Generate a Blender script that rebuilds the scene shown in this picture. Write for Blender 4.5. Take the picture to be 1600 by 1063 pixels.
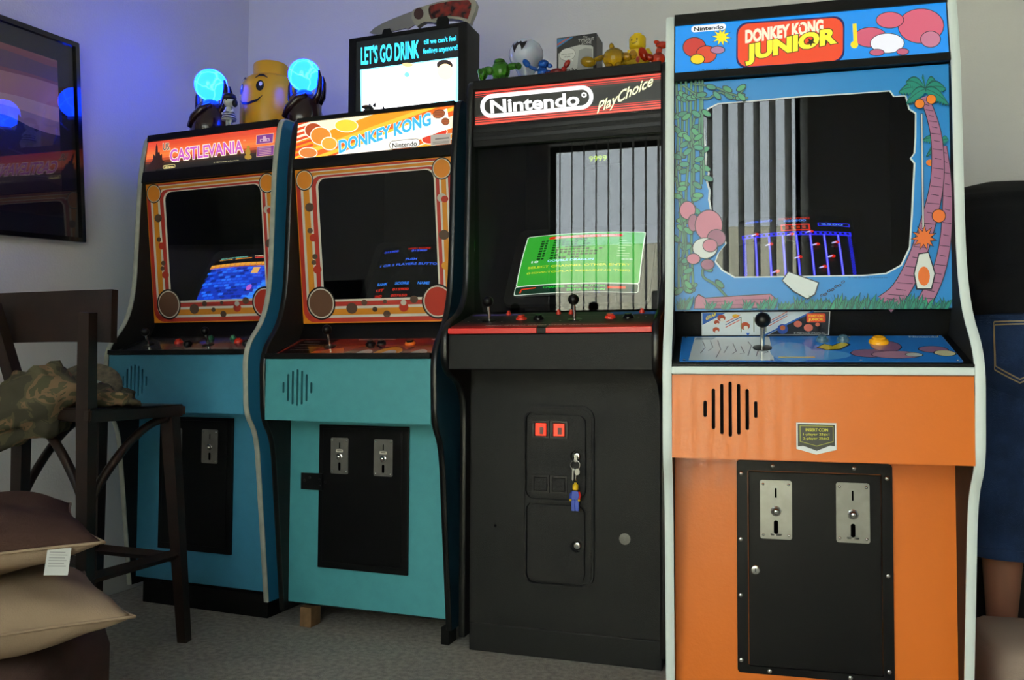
import bpy, bmesh, math, random
import numpy as np
from mathutils import Vector, Matrix, noise
from mathutils.geometry import tessellate_polygon

for o in list(bpy.data.objects): bpy.data.objects.remove(o)
sc = bpy.context.scene
COL = sc.collection
R = math.radians
PI = math.pi

# ------------------------------------------------------------------ camera
CAMH, PHI = 0.87, R(19.0)
cam = bpy.data.objects.new('camera', bpy.data.cameras.new('camera'))
COL.objects.link(cam)
cam.data.sensor_width = 36.0
cam.data.lens = 1311.0 / 1600 * 36
cam.data.clip_start = 0.05
cam.location = (0, 0, CAMH)
cam.rotation_euler = (Matrix.Rotation(PHI, 3, 'Z') @ Matrix.Rotation(PI/2 + math.atan(50.5/1311), 3, 'X') @ Matrix.Rotation(R(0.30), 3, 'Z')).to_euler()
sc.camera = cam

# ------------------------------------------------------------------ world (overcast daylight) and exposure
SKY = 10.0
w = bpy.data.worlds.new('overcast_sky'); sc.world = w
w.use_nodes = True
bg = w.node_tree.nodes['Background']
bg.inputs[0].default_value = (0.86, 0.95, 1.0, 1)
bg.inputs[1].default_value = SKY
sc.view_settings.view_transform = 'Standard'
sc.view_settings.look = 'None'
sc.view_settings.gamma = 1.0
sc.view_settings.use_curve_mapping = False
sc.view_settings.exposure = -0.08
WX0, WX1, WZ0, WZ1, WY = -1.77, 0.74, 0.06, 2.74, -1.60     # sliding window in the wall behind the camera
pl = bpy.data.lights.new('window_daylight_portal', 'AREA')
pl.shape = 'RECTANGLE'; pl.size = WX1 - WX0; pl.size_y = WZ1 - WZ0
pl.cycles.is_portal = True
po = bpy.data.objects.new('window_daylight_portal', pl); COL.objects.link(po)
po.location = ((WX0+WX1)/2, WY-0.10, (WZ0+WZ1)/2); po.rotation_euler = (PI/2, 0, 0)
sun = bpy.data.lights.new('sun', 'SUN'); sun.energy = 62.0; sun.angle = R(1.0); sun.color = (1.0, 0.96, 0.88)
so = bpy.data.objects.new('sun', sun); COL.objects.link(so)       # shines over the house onto the yard beyond the window
so.rotation_euler = Vector((0.15, -0.72, -0.68)).to_track_quat('-Z', 'Y').to_euler()
sc.cycles.caustics_reflective = False
sc.cycles.caustics_refractive = False
sc.cycles.sample_clamp_indirect = 6.0

def c2w(X, Z, h=0.0):
    """level camera-relative ground coordinates (right, forward) -> world"""
    return Vector((X*math.cos(PHI) - Z*math.sin(PHI), X*math.sin(PHI) + Z*math.cos(PHI), h))

# ------------------------------------------------------------------ colour and materials
def lin(c):
    if isinstance(c, str):
        c = c.lstrip('#'); c = [int(c[i:i+2], 16)/255 for i in (0, 2, 4)]
    return tuple(((x+0.055)/1.055)**2.4 if x > 0.04045 else x/12.92 for x in c)
MATS = {}
def mat(name, color='#808080', rough=0.5, metal=0.0, bump=0.0, bscale=60.0, var=0.0, vscale=8.0, emit=None, estr=1.0, coat=0.0, spec=0.5, trans=0.0, ior=1.45, sss=0.0, color2=None):
    if name in MATS: return MATS[name]
    m = bpy.data.materials.new(name); m.use_nodes = True
    nt = m.node_tree; b = nt.nodes['Principled BSDF']
    col = lin(color) + (1,)
    b.inputs['Base Color'].default_value = col
    b.inputs['Roughness'].default_value = rough
    b.inputs['Metallic'].default_value = metal
    b.inputs['Specular IOR Level'].default_value = spec
    b.inputs['Coat Weight'].default_value = coat
    b.inputs['Transmission Weight'].default_value = trans
    b.inputs['IOR'].default_value = ior
    if sss: b.inputs['Subsurface Weight'].default_value = sss; b.inputs['Subsurface Scale'].default_value = 0.01
    if emit:
        b.inputs['Emission Color'].default_value = lin(emit) + (1,)
        b.inputs['Emission Strength'].default_value = estr
    tc = nt.nodes.new('ShaderNodeTexCoord')
    if var or color2:
        n = nt.nodes.new('ShaderNodeTexNoise'); n.inputs['Scale'].default_value = vscale; n.inputs['Detail'].default_value = 6
        nt.links.new(tc.outputs['Object'], n.inputs['Vector'])
        r = nt.nodes.new('ShaderNodeValToRGB')
        r.color_ramp.elements[0].position = 0.35; r.color_ramp.elements[1].position = 0.65
        a = [x*(1-var) for x in col[:3]] if not color2 else lin(color2)
        r.color_ramp.elements[0].color = tuple(a) + (1,); r.color_ramp.elements[1].color = col
        nt.links.new(n.outputs['Fac'], r.inputs['Fac']); nt.links.new(r.outputs['Color'], b.inputs['Base Color'])
    if bump:
        n = nt.nodes.new('ShaderNodeTexNoise'); n.inputs['Scale'].default_value = bscale; n.inputs['Detail'].default_value = 4
        nt.links.new(tc.outputs['Object'], n.inputs['Vector'])
        bp = nt.nodes.new('ShaderNodeBump'); bp.inputs['Strength'].default_value = bump; bp.inputs['Distance'].default_value = 0.004
        nt.links.new(n.outputs['Fac'], bp.inputs['Height']); nt.links.new(bp.outputs['Normal'], b.inputs['Normal'])
    MATS[name] = m
    return m
def print_mat(name, rough=0.4, estr=0.0, coat=0.0):
    """flat print: colour comes from the mesh's 'Col' attribute"""
    if name in MATS: return MATS[name]
    m = bpy.data.materials.new(name); m.use_nodes = True
    nt = m.node_tree; b = nt.nodes['Principled BSDF']
    a = nt.nodes.new('ShaderNodeAttribute'); a.attribute_name = 'Col'
    b.inputs['Roughness'].default_value = rough
    b.inputs['Coat Weight'].default_value = coat
    if estr:
        b.inputs['Base Color'].default_value = (0.02, 0.02, 0.02, 1)
        nt.links.new(a.outputs['Color'], b.inputs['Emission Color']); b.inputs['Emission Strength'].default_value = estr
    else:
        nt.links.new(a.outputs['Color'], b.inputs['Base Color'])
    MATS[name] = m
    return m
def glass_mat(name, tint=(0.6, 0.6, 0.6), f0=0.10, rough=0.0):
    """thin sheet glass: clear or smoked, with a mirror reflection that grows at grazing angles"""
    if name in MATS: return MATS[name]
    m = bpy.data.materials.new(name); m.use_nodes = True
    nt = m.node_tree; nt.nodes.remove(nt.nodes['Principled BSDF'])
    out = nt.nodes['Material Output']
    t = nt.nodes.new('ShaderNodeBsdfTransparent'); t.inputs[0].default_value = tuple(tint) + (1,)
    g = nt.nodes.new('ShaderNodeBsdfGlossy'); g.inputs['Roughness'].default_value = rough
    ge = nt.nodes.new('ShaderNodeNewGeometry')
    dt = nt.nodes.new('ShaderNodeVectorMath'); dt.operation = 'DOT_PRODUCT'
    nt.links.new(ge.outputs['Normal'], dt.inputs[0]); nt.links.new(ge.outputs['Incoming'], dt.inputs[1])
    def mth(op, a, b=None, c=None):
        q = nt.nodes.new('ShaderNodeMath'); q.operation = op
        for i, x in enumerate((a, b, c)):
            if x is None: continue
            if isinstance(x, (int, float)): q.inputs[i].default_value = x
            else: nt.links.new(x, q.inputs[i])
        return q.outputs[0]
    fr = mth('MULTIPLY_ADD', mth('POWER', mth('SUBTRACT', 1.0, mth('ABSOLUTE', dt.outputs['Value'])), 5.0), 1-f0, f0)   # Schlick, both faces alike
    mx = nt.nodes.new('ShaderNodeMixShader')
    nt.links.new(fr, mx.inputs[0]); nt.links.new(t.outputs[0], mx.inputs[1]); nt.links.new(g.outputs[0], mx.inputs[2])
    nt.links.new(mx.outputs[0], out.inputs[0])
    MATS[name] = m
    return m

# ------------------------------------------------------------------ object helpers
def obj(name, me, m=None, parent=None, smooth=None, loc=None):
    if isinstance(me, bmesh.types.BMesh):
        bm = me; me = bpy.data.meshes.new(name)
        bmesh.ops.recalc_face_normals(bm, faces=bm.faces[:])
        bm.to_mesh(me); bm.free()
    o = bpy.data.objects.new(name, me); COL.objects.link(o)
    if m is not None:
        for k in (m if isinstance(m, (list, tuple)) else [m]): me.materials.append(k)
    if parent is not None: o.parent = parent
    if loc is not None: o.location = loc
    if smooth is not None:
        for p in me.polygons: p.use_smooth = True
        if smooth < 3: me.set_sharp_from_angle(angle=smooth)
    return o
def tag(o, label, cat, group=None):
    o['label'] = label; o['category'] = cat
    if group: o['group'] = group
    return o
def thing(name, label, cat, loc=(0, 0, 0), rz=0.0, group=None):
    o = bpy.data.objects.new(name, None); COL.objects.link(o)
    o.empty_display_size = 0.05
    o.location = loc; o.rotation_euler = (0, 0, rz)
    return tag(o, label, cat, group)
def struct(name, bm, m, smooth=None):
    o = obj(name, bm, m, smooth=smooth); o['kind'] = 'structure'; return o
def again(o, loc, parent=None):
    c = o.copy(); COL.objects.link(c); c.location = loc
    if parent is not None: c.parent = parent
    return c

def B(): return bmesh.new()
def box(bm, x0, x1, y0, y1, z0, z1, bev=0.0, M=None):
    v = [bm.verts.new((x, y, z)) for x in (x0, x1) for y in (y0, y1) for z in (z0, z1)]
    fs = [bm.faces.new([v[i] for i in q]) for q in ((0,1,3,2),(4,6,7,5),(0,4,5,1),(2,3,7,6),(0,2,6,4),(1,5,7,3))]
    vs = v
    if bev:
        es = list({e for f in fs for e in f.edges})
        r = bmesh.ops.bevel(bm, geom=es, offset=bev, segments=2, affect='EDGES', profile=0.5)
        vs = list({q for f in r['faces'] for q in f.verts} | {q for q in v if q.is_valid})
    if M is not None: bmesh.ops.transform(bm, matrix=M, verts=vs)
    return bm
def nbox(*a, **k): return box(B(), *a, **k)
def ring_sweep(bm, rings, closed=False, caps=True):
    V = [[bm.verts.new(p) for p in r] for r in rings]
    n = len(V[0]); N = len(V)
    for i in range(N if closed else N-1):
        a, b = V[i], V[(i+1) % N]
        for j in range(n):
            bm.faces.new((a[j], a[(j+1) % n], b[(j+1) % n], b[j]))
    if caps and not closed:
        bm.faces.new(V[0]); bm.faces.new(V[-1][::-1])
    return bm
def lathe(bm, prof, n=24, M=None, caps=True):
    """prof: (radius, z) list about local z"""
    rings = []
    for r, z in prof:
        r = max(r, 1e-5)
        rings.append([Vector((r*math.cos(2*PI*k/n), r*math.sin(2*PI*k/n), z)) for k in range(n)])
    if M is not None: rings = [[M @ p for p in r] for r in rings]
    return ring_sweep(bm, rings, caps=caps)
def nlathe(*a, **k): return lathe(B(), *a, **k)
def tube(bm, pts, rad, n=8, squash=1.0, up=None):
    pts = [Vector(p) for p in pts]
    rad = rad if isinstance(rad, (list, tuple)) else [rad]*len(pts)
    rings = []; u = None
    for i, p in enumerate(pts):
        t = (pts[min(i+1, len(pts)-1)] - pts[max(i-1, 0)]).normalized()
        if u is None:
            a = Vector(up) if up else (Vector((0, 0, 1)) if abs(t.z) < 0.9 else Vector((1, 0, 0)))
            u = (a - t*a.dot(t)).normalized()
        else: u = (u - t*u.dot(t)).normalized()
        s = t.cross(u)
        rings.append([p + (u*math.cos(2*PI*k/n)*squash + s*math.sin(2*PI*k/n))*rad[i] for k in range(n)])
    return ring_sweep(bm, rings)
def ntube(*a, **k): return tube(B(), *a, **k)
def ball(bm, c, r, u=16, v=10, sc3=(1, 1, 1), M=None):
    T = Matrix.Translation(c) @ Matrix.Diagonal((r*sc3[0], r*sc3[1], r*sc3[2], 1))
    if M is not None: T = Matrix.Translation(c) @ M.to_4x4() @ Matrix.Diagonal((r*sc3[0], r*sc3[1], r*sc3[2], 1))
    bmesh.ops.create_uvsphere(bm, u_segments=u, v_segments=v, radius=1.0, matrix=T)
    return bm
AX = {'y': lambda a, b, t: (a, t, b), 'x': lambda a, b, t: (t, a, b), 'z': lambda a, b, t: (a, b, t)}
def plate(bm, outer, t0, t1, holes=(), axis='y', fn=None):
    """2-D outline with holes, extruded from t0 to t1 along an axis"""
    fn = fn or AX[axis]
    loops = [list(outer)] + [list(h) for h in holes]
    tri = tessellate_polygon([[Vector((p[0], p[1], 0)) for p in L] for L in loops])
    flat = [p for L in loops for p in L]
    va = [bm.verts.new(fn(p[0], p[1], t0)) for p in flat]; vb = [bm.verts.new(fn(p[0], p[1], t1)) for p in flat]
    for a, b, c in tri:
        try: bm.faces.new((va[a], va[b], va[c])); bm.faces.new((vb[c], vb[b], vb[a]))
        except ValueError: pass
    k = 0
    for L in loops:
        n = len(L)
        for i in range(n):
            j = (i+1) % n
            bm.faces.new((va[k+i], va[k+j], vb[k+j], vb[k+i]))
        k += n
    return bm
def nplate(*a, **k): return plate(B(), *a, **k)
def rrect(x0, x1, z0, z1, r, n=5):
    out = []
    for cx, cz, a0 in ((x1-r, z1-r, 0), (x0+r, z1-r, 90), (x0+r, z0+r, 180), (x1-r, z0+r, 270)):
        for k in range(n+1):
            a = R(a0 + 90*k/n); out.append((cx + r*math.cos(a), cz + r*math.sin(a)))
    return out
def ell(cx, cz, rx, rz=None, n=24, rot=0.0):
    rz = rx if rz is None else rz
    c, s = math.cos(rot), math.sin(rot)
    return [(cx + rx*math.cos(2*PI*k/n)*c - rz*math.sin(2*PI*k/n)*s, cz + rx*math.cos(2*PI*k/n)*s + rz*math.sin(2*PI*k/n)*c) for k in range(n)]
def rounded(pts, rad, n=6):
    """open polyline with its inner corners rounded"""
    out = [Vector(pts[0])]
    for i in range(1, len(pts)-1):
        p0, p, p1 = Vector(pts[i-1]), Vector(pts[i]), Vector(pts[i+1])
        r = rad[i] if isinstance(rad, (list, tuple)) else rad
        d0, d1 = (p0-p), (p1-p)
        a = min(r, d0.length*0.48); b = min(r, d1.length*0.48)
        A, Bq = p + d0.normalized()*a, p + d1.normalized()*b
        for k in range(n+1):
            t = k/n; out.append(A*(1-t)**2 + p*2*t*(1-t) + Bq*t*t)
    out.append(Vector(pts[-1]))
    return [tuple(q) for q in out]

# ------------------------------------------------------------------ flat print (lettering and graphics)
_tx = {}
def text_mesh(s, offset=0.0, shear=0.0):
    k = (s, offset, shear)
    if k not in _tx:
        cu = bpy.data.curves.new('lettering', 'FONT'); cu.body = s; cu.size = 1.0
        cu.resolution_u = 3; cu.offset = offset; cu.shear = shear; cu.fill_mode = 'FRONT'
        o = bpy.data.objects.new('lettering', cu); COL.objects.link(o)
        dg = bpy.context.evaluated_depsgraph_get(); dg.update()
        me = o.evaluated_get(dg).to_mesh()
        vs = [(v.co.x, v.co.y) for v in me.vertices]
        me.calc_loop_triangles()
        ts = [tuple(t.vertices) for t in me.loop_triangles]
        o.evaluated_get(dg).to_mesh_clear()
        bpy.data.objects.remove(o); bpy.data.curves.remove(cu)
        xs = [v[0] for v in vs] or [0, 1]; ys = [v[1] for v in vs] or [0, 1]
        _tx[k] = (vs, ts, (min(xs), max(xs), min(ys), max(ys)))
    return _tx[k]
def homography(px, uv):
    A = []; b = []
    for (x, y), (u, v) in zip(px, uv):
        A.append([x, y, 1, 0, 0, 0, -u*x, -u*y]); b.append(u)
        A.append([0, 0, 0, x, y, 1, -v*x, -v*y]); b.append(v)
    h = np.linalg.solve(np.array(A, float), np.array(b, float))
    def f(x, y):
        d = h[6]*x + h[7]*y + 1
        return ((h[0]*x + h[1]*y + h[2])/d, (h[3]*x + h[4]*y + h[5])/d)
    return f
class Art:
    """layout coordinates -> print surface. place(u, v, lift) gives the point in the object's own frame"""
    def __init__(s, place, conv=None, step=3e-5, maxedge=None):
        s.place = place; s.conv = conv or (lambda x, y: (x, y)); s.V = []; s.F = []; s.C = []; s.k = 1; s.step = step; s.maxedge = maxedge
    def tris(s, vs, ts, color):
        n = len(s.V); L = s.k*s.step; s.k += 1
        s.V += [(v[0], v[1], L) for v in vs]
        col = lin(color)
        for t in ts:
            s.F.append(tuple(n+i for i in t)); s.C.append(col)
    def poly(s, pts, color, holes=(), raw=False):
        loops = [list(pts)] + [list(h) for h in holes]
        if not raw: loops = [[s.conv(*p) for p in L] for L in loops]
        tri = tessellate_polygon([[Vector((p[0], p[1], 0)) for p in L] for L in loops])
        s.tris([p for L in loops for p in L], tri, color)
    def rect(s, x0, y0, x1, y1, color): s.poly([(x0, y0), (x1, y0), (x1, y1), (x0, y1)], color)
    def circ(s, x, y, rx, color, ry=None, rot=0.0, n=22): s.poly(ell(x, y, rx, ry, n, rot), color)
    def stroke(s, pts, wd, color):
        pts = [Vector(p) for p in pts]; L = []; Rr = []
        for i, p in enumerate(pts):
            t = (pts[min(i+1, len(pts)-1)] - pts[max(i-1, 0)]).normalized()
            ww = wd[i] if isinstance(wd, (list, tuple)) else wd
            q = Vector((-t.y, t.x))*ww/2
            L.append(p+q); Rr.append(p-q)
        vs = [s.conv(*p) for p in L] + [s.conv(*p) for p in Rr]; n = len(pts)
        ts = []
        for i in range(n-1): ts += [(i, i+1, n+i), (i+1, n+i+1, n+i)]
        s.tris(vs, ts, color)
    def text(s, t, x0, x1, yb, yt, color, off=0.0, shear=0.0, rise=0.0, ref=None):
        """fill the box x0..x1, baseline yb to top yt (layout units), rising by `rise` along the run"""
        vs, ts, bb = text_mesh(t, off, shear)
        if not vs: return
        rb = text_mesh(t, ref if ref is not None else off, shear)[2]
        sx = (x1-x0)/(rb[1]-rb[0]); sy = (yt-yb)/(rb[3]-rb[2])
        P = []
        for a, b in vs:
            q = (a-rb[0])*sx
            P.append(s.conv(x0+q, yb + (b-rb[2])*sy + rise*q/(x1-x0)))
        s.tris(P, ts, color)
    def outlined(s, t, x0, x1, yb, yt, color, edge, off=0.01, eoff=0.05, **k):
        s.text(t, x0, x1, yb, yt, edge, off=off+eoff, ref=off, **k)
        s.text(t, x0, x1, yb, yt, color, off=off, **k)
    def star(s, x, y, r0, r1, n, color, rot=0.0):
        s.poly([(x + (r0 if k % 2 else r1)*math.cos(rot+PI*k/n), y + (r0 if k % 2 else r1)*math.sin(rot+PI*k/n)) for k in range(2*n)], color)
    def build(s, name, m, parent):
        V, F, C = s.V, s.F, s.C
        if s.maxedge:
            V = list(V); F2 = []; C2 = []; st = list(zip(F, C))
            while st:
                t, c = st.pop()
                d = [(math.hypot(V[t[i]][0]-V[t[(i+1) % 3]][0], V[t[i]][1]-V[t[(i+1) % 3]][1]), i) for i in range(3)]
                mx, i = max(d)
                if mx > s.maxedge:
                    a, b, c3 = t[i], t[(i+1) % 3], t[(i+2) % 3]
                    V.append(tuple((V[a][j]+V[b][j])/2 for j in range(3))); mm = len(V)-1
                    st += [((a, mm, c3), c), ((mm, b, c3), c)]
                else: F2.append(t); C2.append(c)
            F, C = F2, C2
        me = bpy.data.meshes.new(name)
        me.from_pydata([s.place(*v) for v in V], [], F)
        a = me.color_attributes.new('Col', 'FLOAT_COLOR', 'CORNER')
        d = np.ones((len(me.loops), 4), np.float32)
        li = 0
        for p in me.polygons:
            d[p.loop_start:p.loop_start+p.loop_total, :3] = C[p.index]
        a.data.foreach_set('color', d.ravel())
        return obj(name, me, m, parent)

# ------------------------------------------------------------------ the room
XL, XR, YB, ZC = -2.541, 2.75, 3.40, 2.92
m_wall = mat('wall_paint', '#eceae6', 0.85, bump=0.25, bscale=140, spec=0.2)
m_ceil = mat('ceiling_paint', '#f0f0ec', 0.9, bump=0.3, bscale=90, spec=0.1)
m_carpet = mat('carpet', '#b4afa4', 0.95, bump=1.0, bscale=260, color2='#96928a', vscale=55, spec=0.05)
m_trim = mat('trim_paint', '#c9c8c2', 0.5)
struct('floor', nbox(XL-.1, XR+.1, WY-.1, YB+.1, -.1, 0), m_carpet)
struct('ceiling', nbox(XL-.1, XR+.1, WY-.1, YB+.1, ZC, ZC+.1), m_ceil)
struct('wall_back', nbox(XL-.1, XR+.1, YB, YB+.1, 0, ZC), m_wall)
struct('wall_left', nbox(XL-.1, XL, WY, YB, 0, ZC), m_wall)
struct('wall_right', nbox(XR, XR+.1, WY, YB, 0, ZC), m_wall)
struct('wall_front', nplate([(XL-.1, 0), (XR+.1, 0), (XR+.1, ZC), (XL-.1, ZC)], WY-.1, WY, [[(WX0, WZ0), (WX1, WZ0), (WX1, WZ1), (WX0, WZ1)]]), m_wall)
struct('baseboard_back', nbox(XL, XR, YB-.012, YB-.0005, 0, .085, bev=.003), m_trim)
struct('baseboard_left', nbox(XL+.0005, XL+.012, WY+.01, YB-.014, 0, .085, bev=.003), m_trim)
# sliding window behind the camera, seen only as a reflection in the game glass
win = bpy.data.objects.new('window_1', None); COL.objects.link(win); win['kind'] = 'structure'
m_alu = mat('window_aluminium', '#3a3a38', 0.4, 0.8)
m_pane = glass_mat('window_glass', (0.97, 0.98, 0.975), 0.03)
wm = (WX0+WX1)/2
for a, b in ((WX0+.004, wm+.03), (wm-.03, WX1-.004)):
    yy = WY-.07 if a < wm-.2 else WY-.04
    obj('window_frame', nplate([(a, WZ0+.004), (b, WZ0+.004), (b, WZ1-.004), (a, WZ1-.004)], yy-.012, yy+.012, [[(a+.05, WZ0+.05), (b-.05, WZ0+.05), (b-.05, WZ1-.05), (a+.05, WZ1-.05)]]), m_alu, win)
    obj('pane', nbox(a+.052, b-.052, yy-.002, yy+.002, WZ0+.052, WZ1-.052), m_pane, win)
bl = thing('vertical_blind', 'white vertical slat blind hanging in front of the sliding window', 'blind', ((WX0+WX1)/2, WY+.07, 0))
m_slat = mat('blind_vinyl', '#b9bab2', 0.6)
obj('head_rail', nbox(-(WX1-WX0)/2-.05, (WX1-WX0)/2+.05, -.02, .02, WZ1+.005, WZ1+.05, bev=.004), mat('blind_rail', '#d8d8d4', 0.4), bl)
sl0 = None
ns = 26
for k in range(ns):
    x = -(WX1-WX0)/2 + .02 + k*(WX1-WX0-.04)/(ns-1)
    if sl0 is None:
        bm = B()
        pts = [(-.0445, .0), (-.02, .003), (0, .004), (.02, .003), (.0445, 0), (.02, .0018), (0, .0028), (-.02, .0018)]
        plate(bm, pts, WZ0+.02, WZ1+.006, axis='z')
        bmesh.ops.rotate(bm, verts=bm.verts[:], matrix=Matrix.Rotation(R(90-19), 3, 'Z'))
        sl0 = obj('slat', bm, m_slat, bl, loc=(x, 0, 0))
    else: again(sl0, (x, 0, 0))
# the yard outside
struct('ground_outside', nbox(-9, 9, -14, WY-.101, -.2, -.1), mat('patio_concrete', '#d8d5cc', 0.9, var=.25, vscale=2))
nb = thing('neighbour_wall', 'pale garden building with a dark window beyond the patio', 'building', (-1.2, -5.5, -.1))
obj('wall', nplate([(-4, 0), (4, 0), (4, 2.6), (-4, 2.6)], -.2, 0, [[(-.2, .9), (.9, .9), (.9, 2.0), (-.2, 2.0)]]), mat('stucco', '#cfcdb6', 0.9, bump=.3, bscale=30), nb)
obj('window_frame', nplate(rrect(-.2, .9, .9, 2.0, .01), -.12, -.04, [rrect(-.13, .83, .97, 1.93, .01)]), m_alu, nb)
obj('pane', nbox(-.13, .83, -.10, -.09, .97, 1.93), mat('dark_pane', '#20262a', 0.1), nb)

# ------------------------------------------------------------------ shared cabinet pieces
m_black = mat('black_laminate', '#0a0a0a', 0.45, spec=.22, bump=.12, bscale=220)
m_blackin = mat('black_interior', '#0c0c0c', 0.7)
m_blackmetal = mat('black_metal', '#08080a', 0.38, spec=.2, bump=.05, bscale=300)
m_blackplastic = mat('black_plastic', '#0d0d0d', 0.3, spec=.35)
m_steel = mat('brushed_steel', '#94938e', 0.34, 0.85, var=.12, vscale=40)
m_chrome = mat('chrome', '#d8d8d4', 0.15, 1.0)
m_hole = mat('dark_hole', '#020202', 0.9, spec=0)
m_cloth = mat('speaker_cloth', '#0a0a0a', 0.95, bump=.8, bscale=900)
m_print = print_mat('printed_art', 0.35)
m_gloss_print = print_mat('printed_overlay', 0.18, coat=0.3)
m_glass = glass_mat('smoked_game_glass', (0.8, 0.8, 0.82), 0.033)
HW, TS = 0.320, 0.019
PR = [(.134, .032), (.0656, .617), (.0104, .684), (0, .906), (.122, 1.044), (.141, 1.574), (.171, 1.735)]

def side_profile(P, depth, radii, topr=.05):
    """front edge from the bottom up, then over the top"""
    top = P[-1][1] + .004
    pts = list(P) + [(P[-1][0]+.05, top+.002), (depth, top)]
    return rounded(pts, radii), top
def sides(par, P, depth, radii, m_out, m_mold, wear=None):
    prof, top = side_profile(P, depth, radii)
    poly = prof + [(depth, P[0][1])]
    sec = [(-.0097, -.003), (-.0097, .0006), (-.0065, .0024), (0, .003), (.0065, .0024), (.0097, .0006), (.0097, -.003)]
    for s in (-1, 1):
        xo, xi = s*HW, s*(HW-TS)
        bm = nplate(poly, min(xo, xi), max(xo, xi), axis='x')
        bm.faces.ensure_lookup_table()
        for f in bm.faces:
            if all(abs(v.co.x-xi) < 1e-5 for v in f.verts): f.material_index = 1
        sp = obj('side_panel', bm, [m_out, m_blackin], par)
        rings = []
        q = [Vector(p) for p in prof]
        for i, p in enumerate(q):
            t = (q[min(i+1, len(q)-1)] - q[max(i-1, 0)])
            if t.length < 1e-9: continue
            t.normalize(); nrm = Vector((-t.y, t.x))
            xm = s*(HW-TS/2)
            rings.append([(xm+a, p.x+nrm.x*b, p.y+nrm.y*b) for a, b in sec])
        obj('edge_moulding', ring_sweep(B(), rings), m_mold, sp, smooth=R(40))
    return top
def slots(par, m, z0, z1, y, th, cx, cz, sp, hs, sw, name='speaker_panel', x0=-.3005, x1=.3005):
    holes = []
    n = len(hs)
    for k, h in enumerate(hs):
        x = cx + (k-(n-1)/2)*sp
        holes.append(rrect(x-sw/2, x+sw/2, cz-h/2, cz+h/2, sw/2*.98, 4))
    o = obj(name, nplate([(x0, z0), (x1, z0), (x1, z1), (x0, z1)], y, y+th, holes), m, par)
    obj('speaker_cloth', nbox(cx-n*sp/2-.02, cx+n*sp/2+.02, y+th+.0005, y+th+.004, cz-max(hs)/2-.015, cz+max(hs)/2+.015), m_cloth, o)
    return o
def screw(bm, x, y, z, r=.0045):
    lathe(bm, [(r, 0), (r, .001), (r*.75, .0026), (0.0002, .0032)], 10, Matrix.Translation((x, y, z)) @ Matrix.Rotation(PI/2, 4, 'X'))
    return bm
def coin_plate(par, x0, x1, z0, z1, y, worn=False, label=None):
    """steel coin entry: plate with slot, reject button, return chute and four screws"""
    cx = (x0+x1)/2; h = z1-z0; wd = x1-x0
    sl = rrect(cx-.0022, cx+.0022, z1-.30*h, z1-.13*h, .002, 2)
    ch = rrect(cx-.005, cx+.005, z0+.09*h, z0+.32*h, .0045, 3)
    p = obj('coin_plate', nplate(rrect(x0, x1, z0, z1, .005, 3), y-.002, y, [sl, ch]), m_steel, par)
    obj('coin_hole', nbox(cx-.012, cx+.012, y-.0004, y-.0001, z0+.07*h, z1-.1*h), m_hole, p)
    obj('reject_button', nlathe([(.0115, 0), (.0115, .0015), (.0085, .003), (.0075, .008), (.004, .011), (.0003, .0115)], 16, Matrix.Translation((cx, y-.002, z0+.475*h)) @ Matrix.Rotation(PI/2, 4, 'X')), m_chrome, p, smooth=R(40))
    bm = B()
    for k in range(8):
        a, b = PI*k/8, PI*(k+1)/8
        pa, pb = (cx+.0125*math.cos(a), -.011*math.sin(a)), (cx+.0125*math.cos(b), -.011*math.sin(b))
        q = [(pa[0], y-.002+pa[1]), (pb[0], y-.002+pb[1])]
        v = [bm.verts.new((q[0][0], q[0][1], z0+.07*h)), bm.verts.new((q[1][0], q[1][1], z0+.07*h)), bm.verts.new((q[1][0], q[1][1], z0+.095*h)), bm.verts.new((q[0][0], q[0][1], z0+.095*h))]
        bm.faces.new(v)
        bm.faces.new([bm.verts.new((q[0][0], q[0][1], z0+.07*h)), bm.verts.new((q[1][0], q[1][1], z0+.07*h)), bm.verts.new((cx, y-.002, z0+.07*h))])
    obj('return_cup', bm, m_steel, p)
    s0 = None
    for sx in (x0+.1*wd, x1-.1*wd):
        for sz in (z0+.07*h, z1-.07*h):
            if s0 is None: s0 = obj('screw', screw(B(), 0, 0, 0, .0034), m_chrome, p, smooth=R(50), loc=(sx, y-.002, sz))
            else: again(s0, (sx, y-.002, sz))
    if label:
        a = Art(lambda u, v, l: (u, y-.0022-l, v))
        a.poly(rrect(cx-.013, cx+.013, z0+.60*h, z0+.68*h, .001, 2), '#e6e0d0')
        a.stroke([(cx-.009, z0+.64*h), (cx+.009, z0+.64*h)], .0022, '#5c5850')
        a.build('price_label', m_print, p)
    return p
def cyl_y(x, y, z, prof, n=18):
    return nlathe(prof, n, Matrix.Translation((x, y, z)) @ Matrix.Rotation(PI/2, 4, 'X'))
def lock(par, x, y, z, r=.011):
    l = obj('lock', cyl_y(x, y, z, [(r, 0), (r, .003), (r*.85, .0045), (r*.5, .005), (.0002, .005)]), m_chrome, par, smooth=R(35))
    obj('keyhole', nbox(x-.0008, x+.0008, y-.0054, y-.0051, z-.004, z+.004), m_hole, l)
    return l
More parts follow.
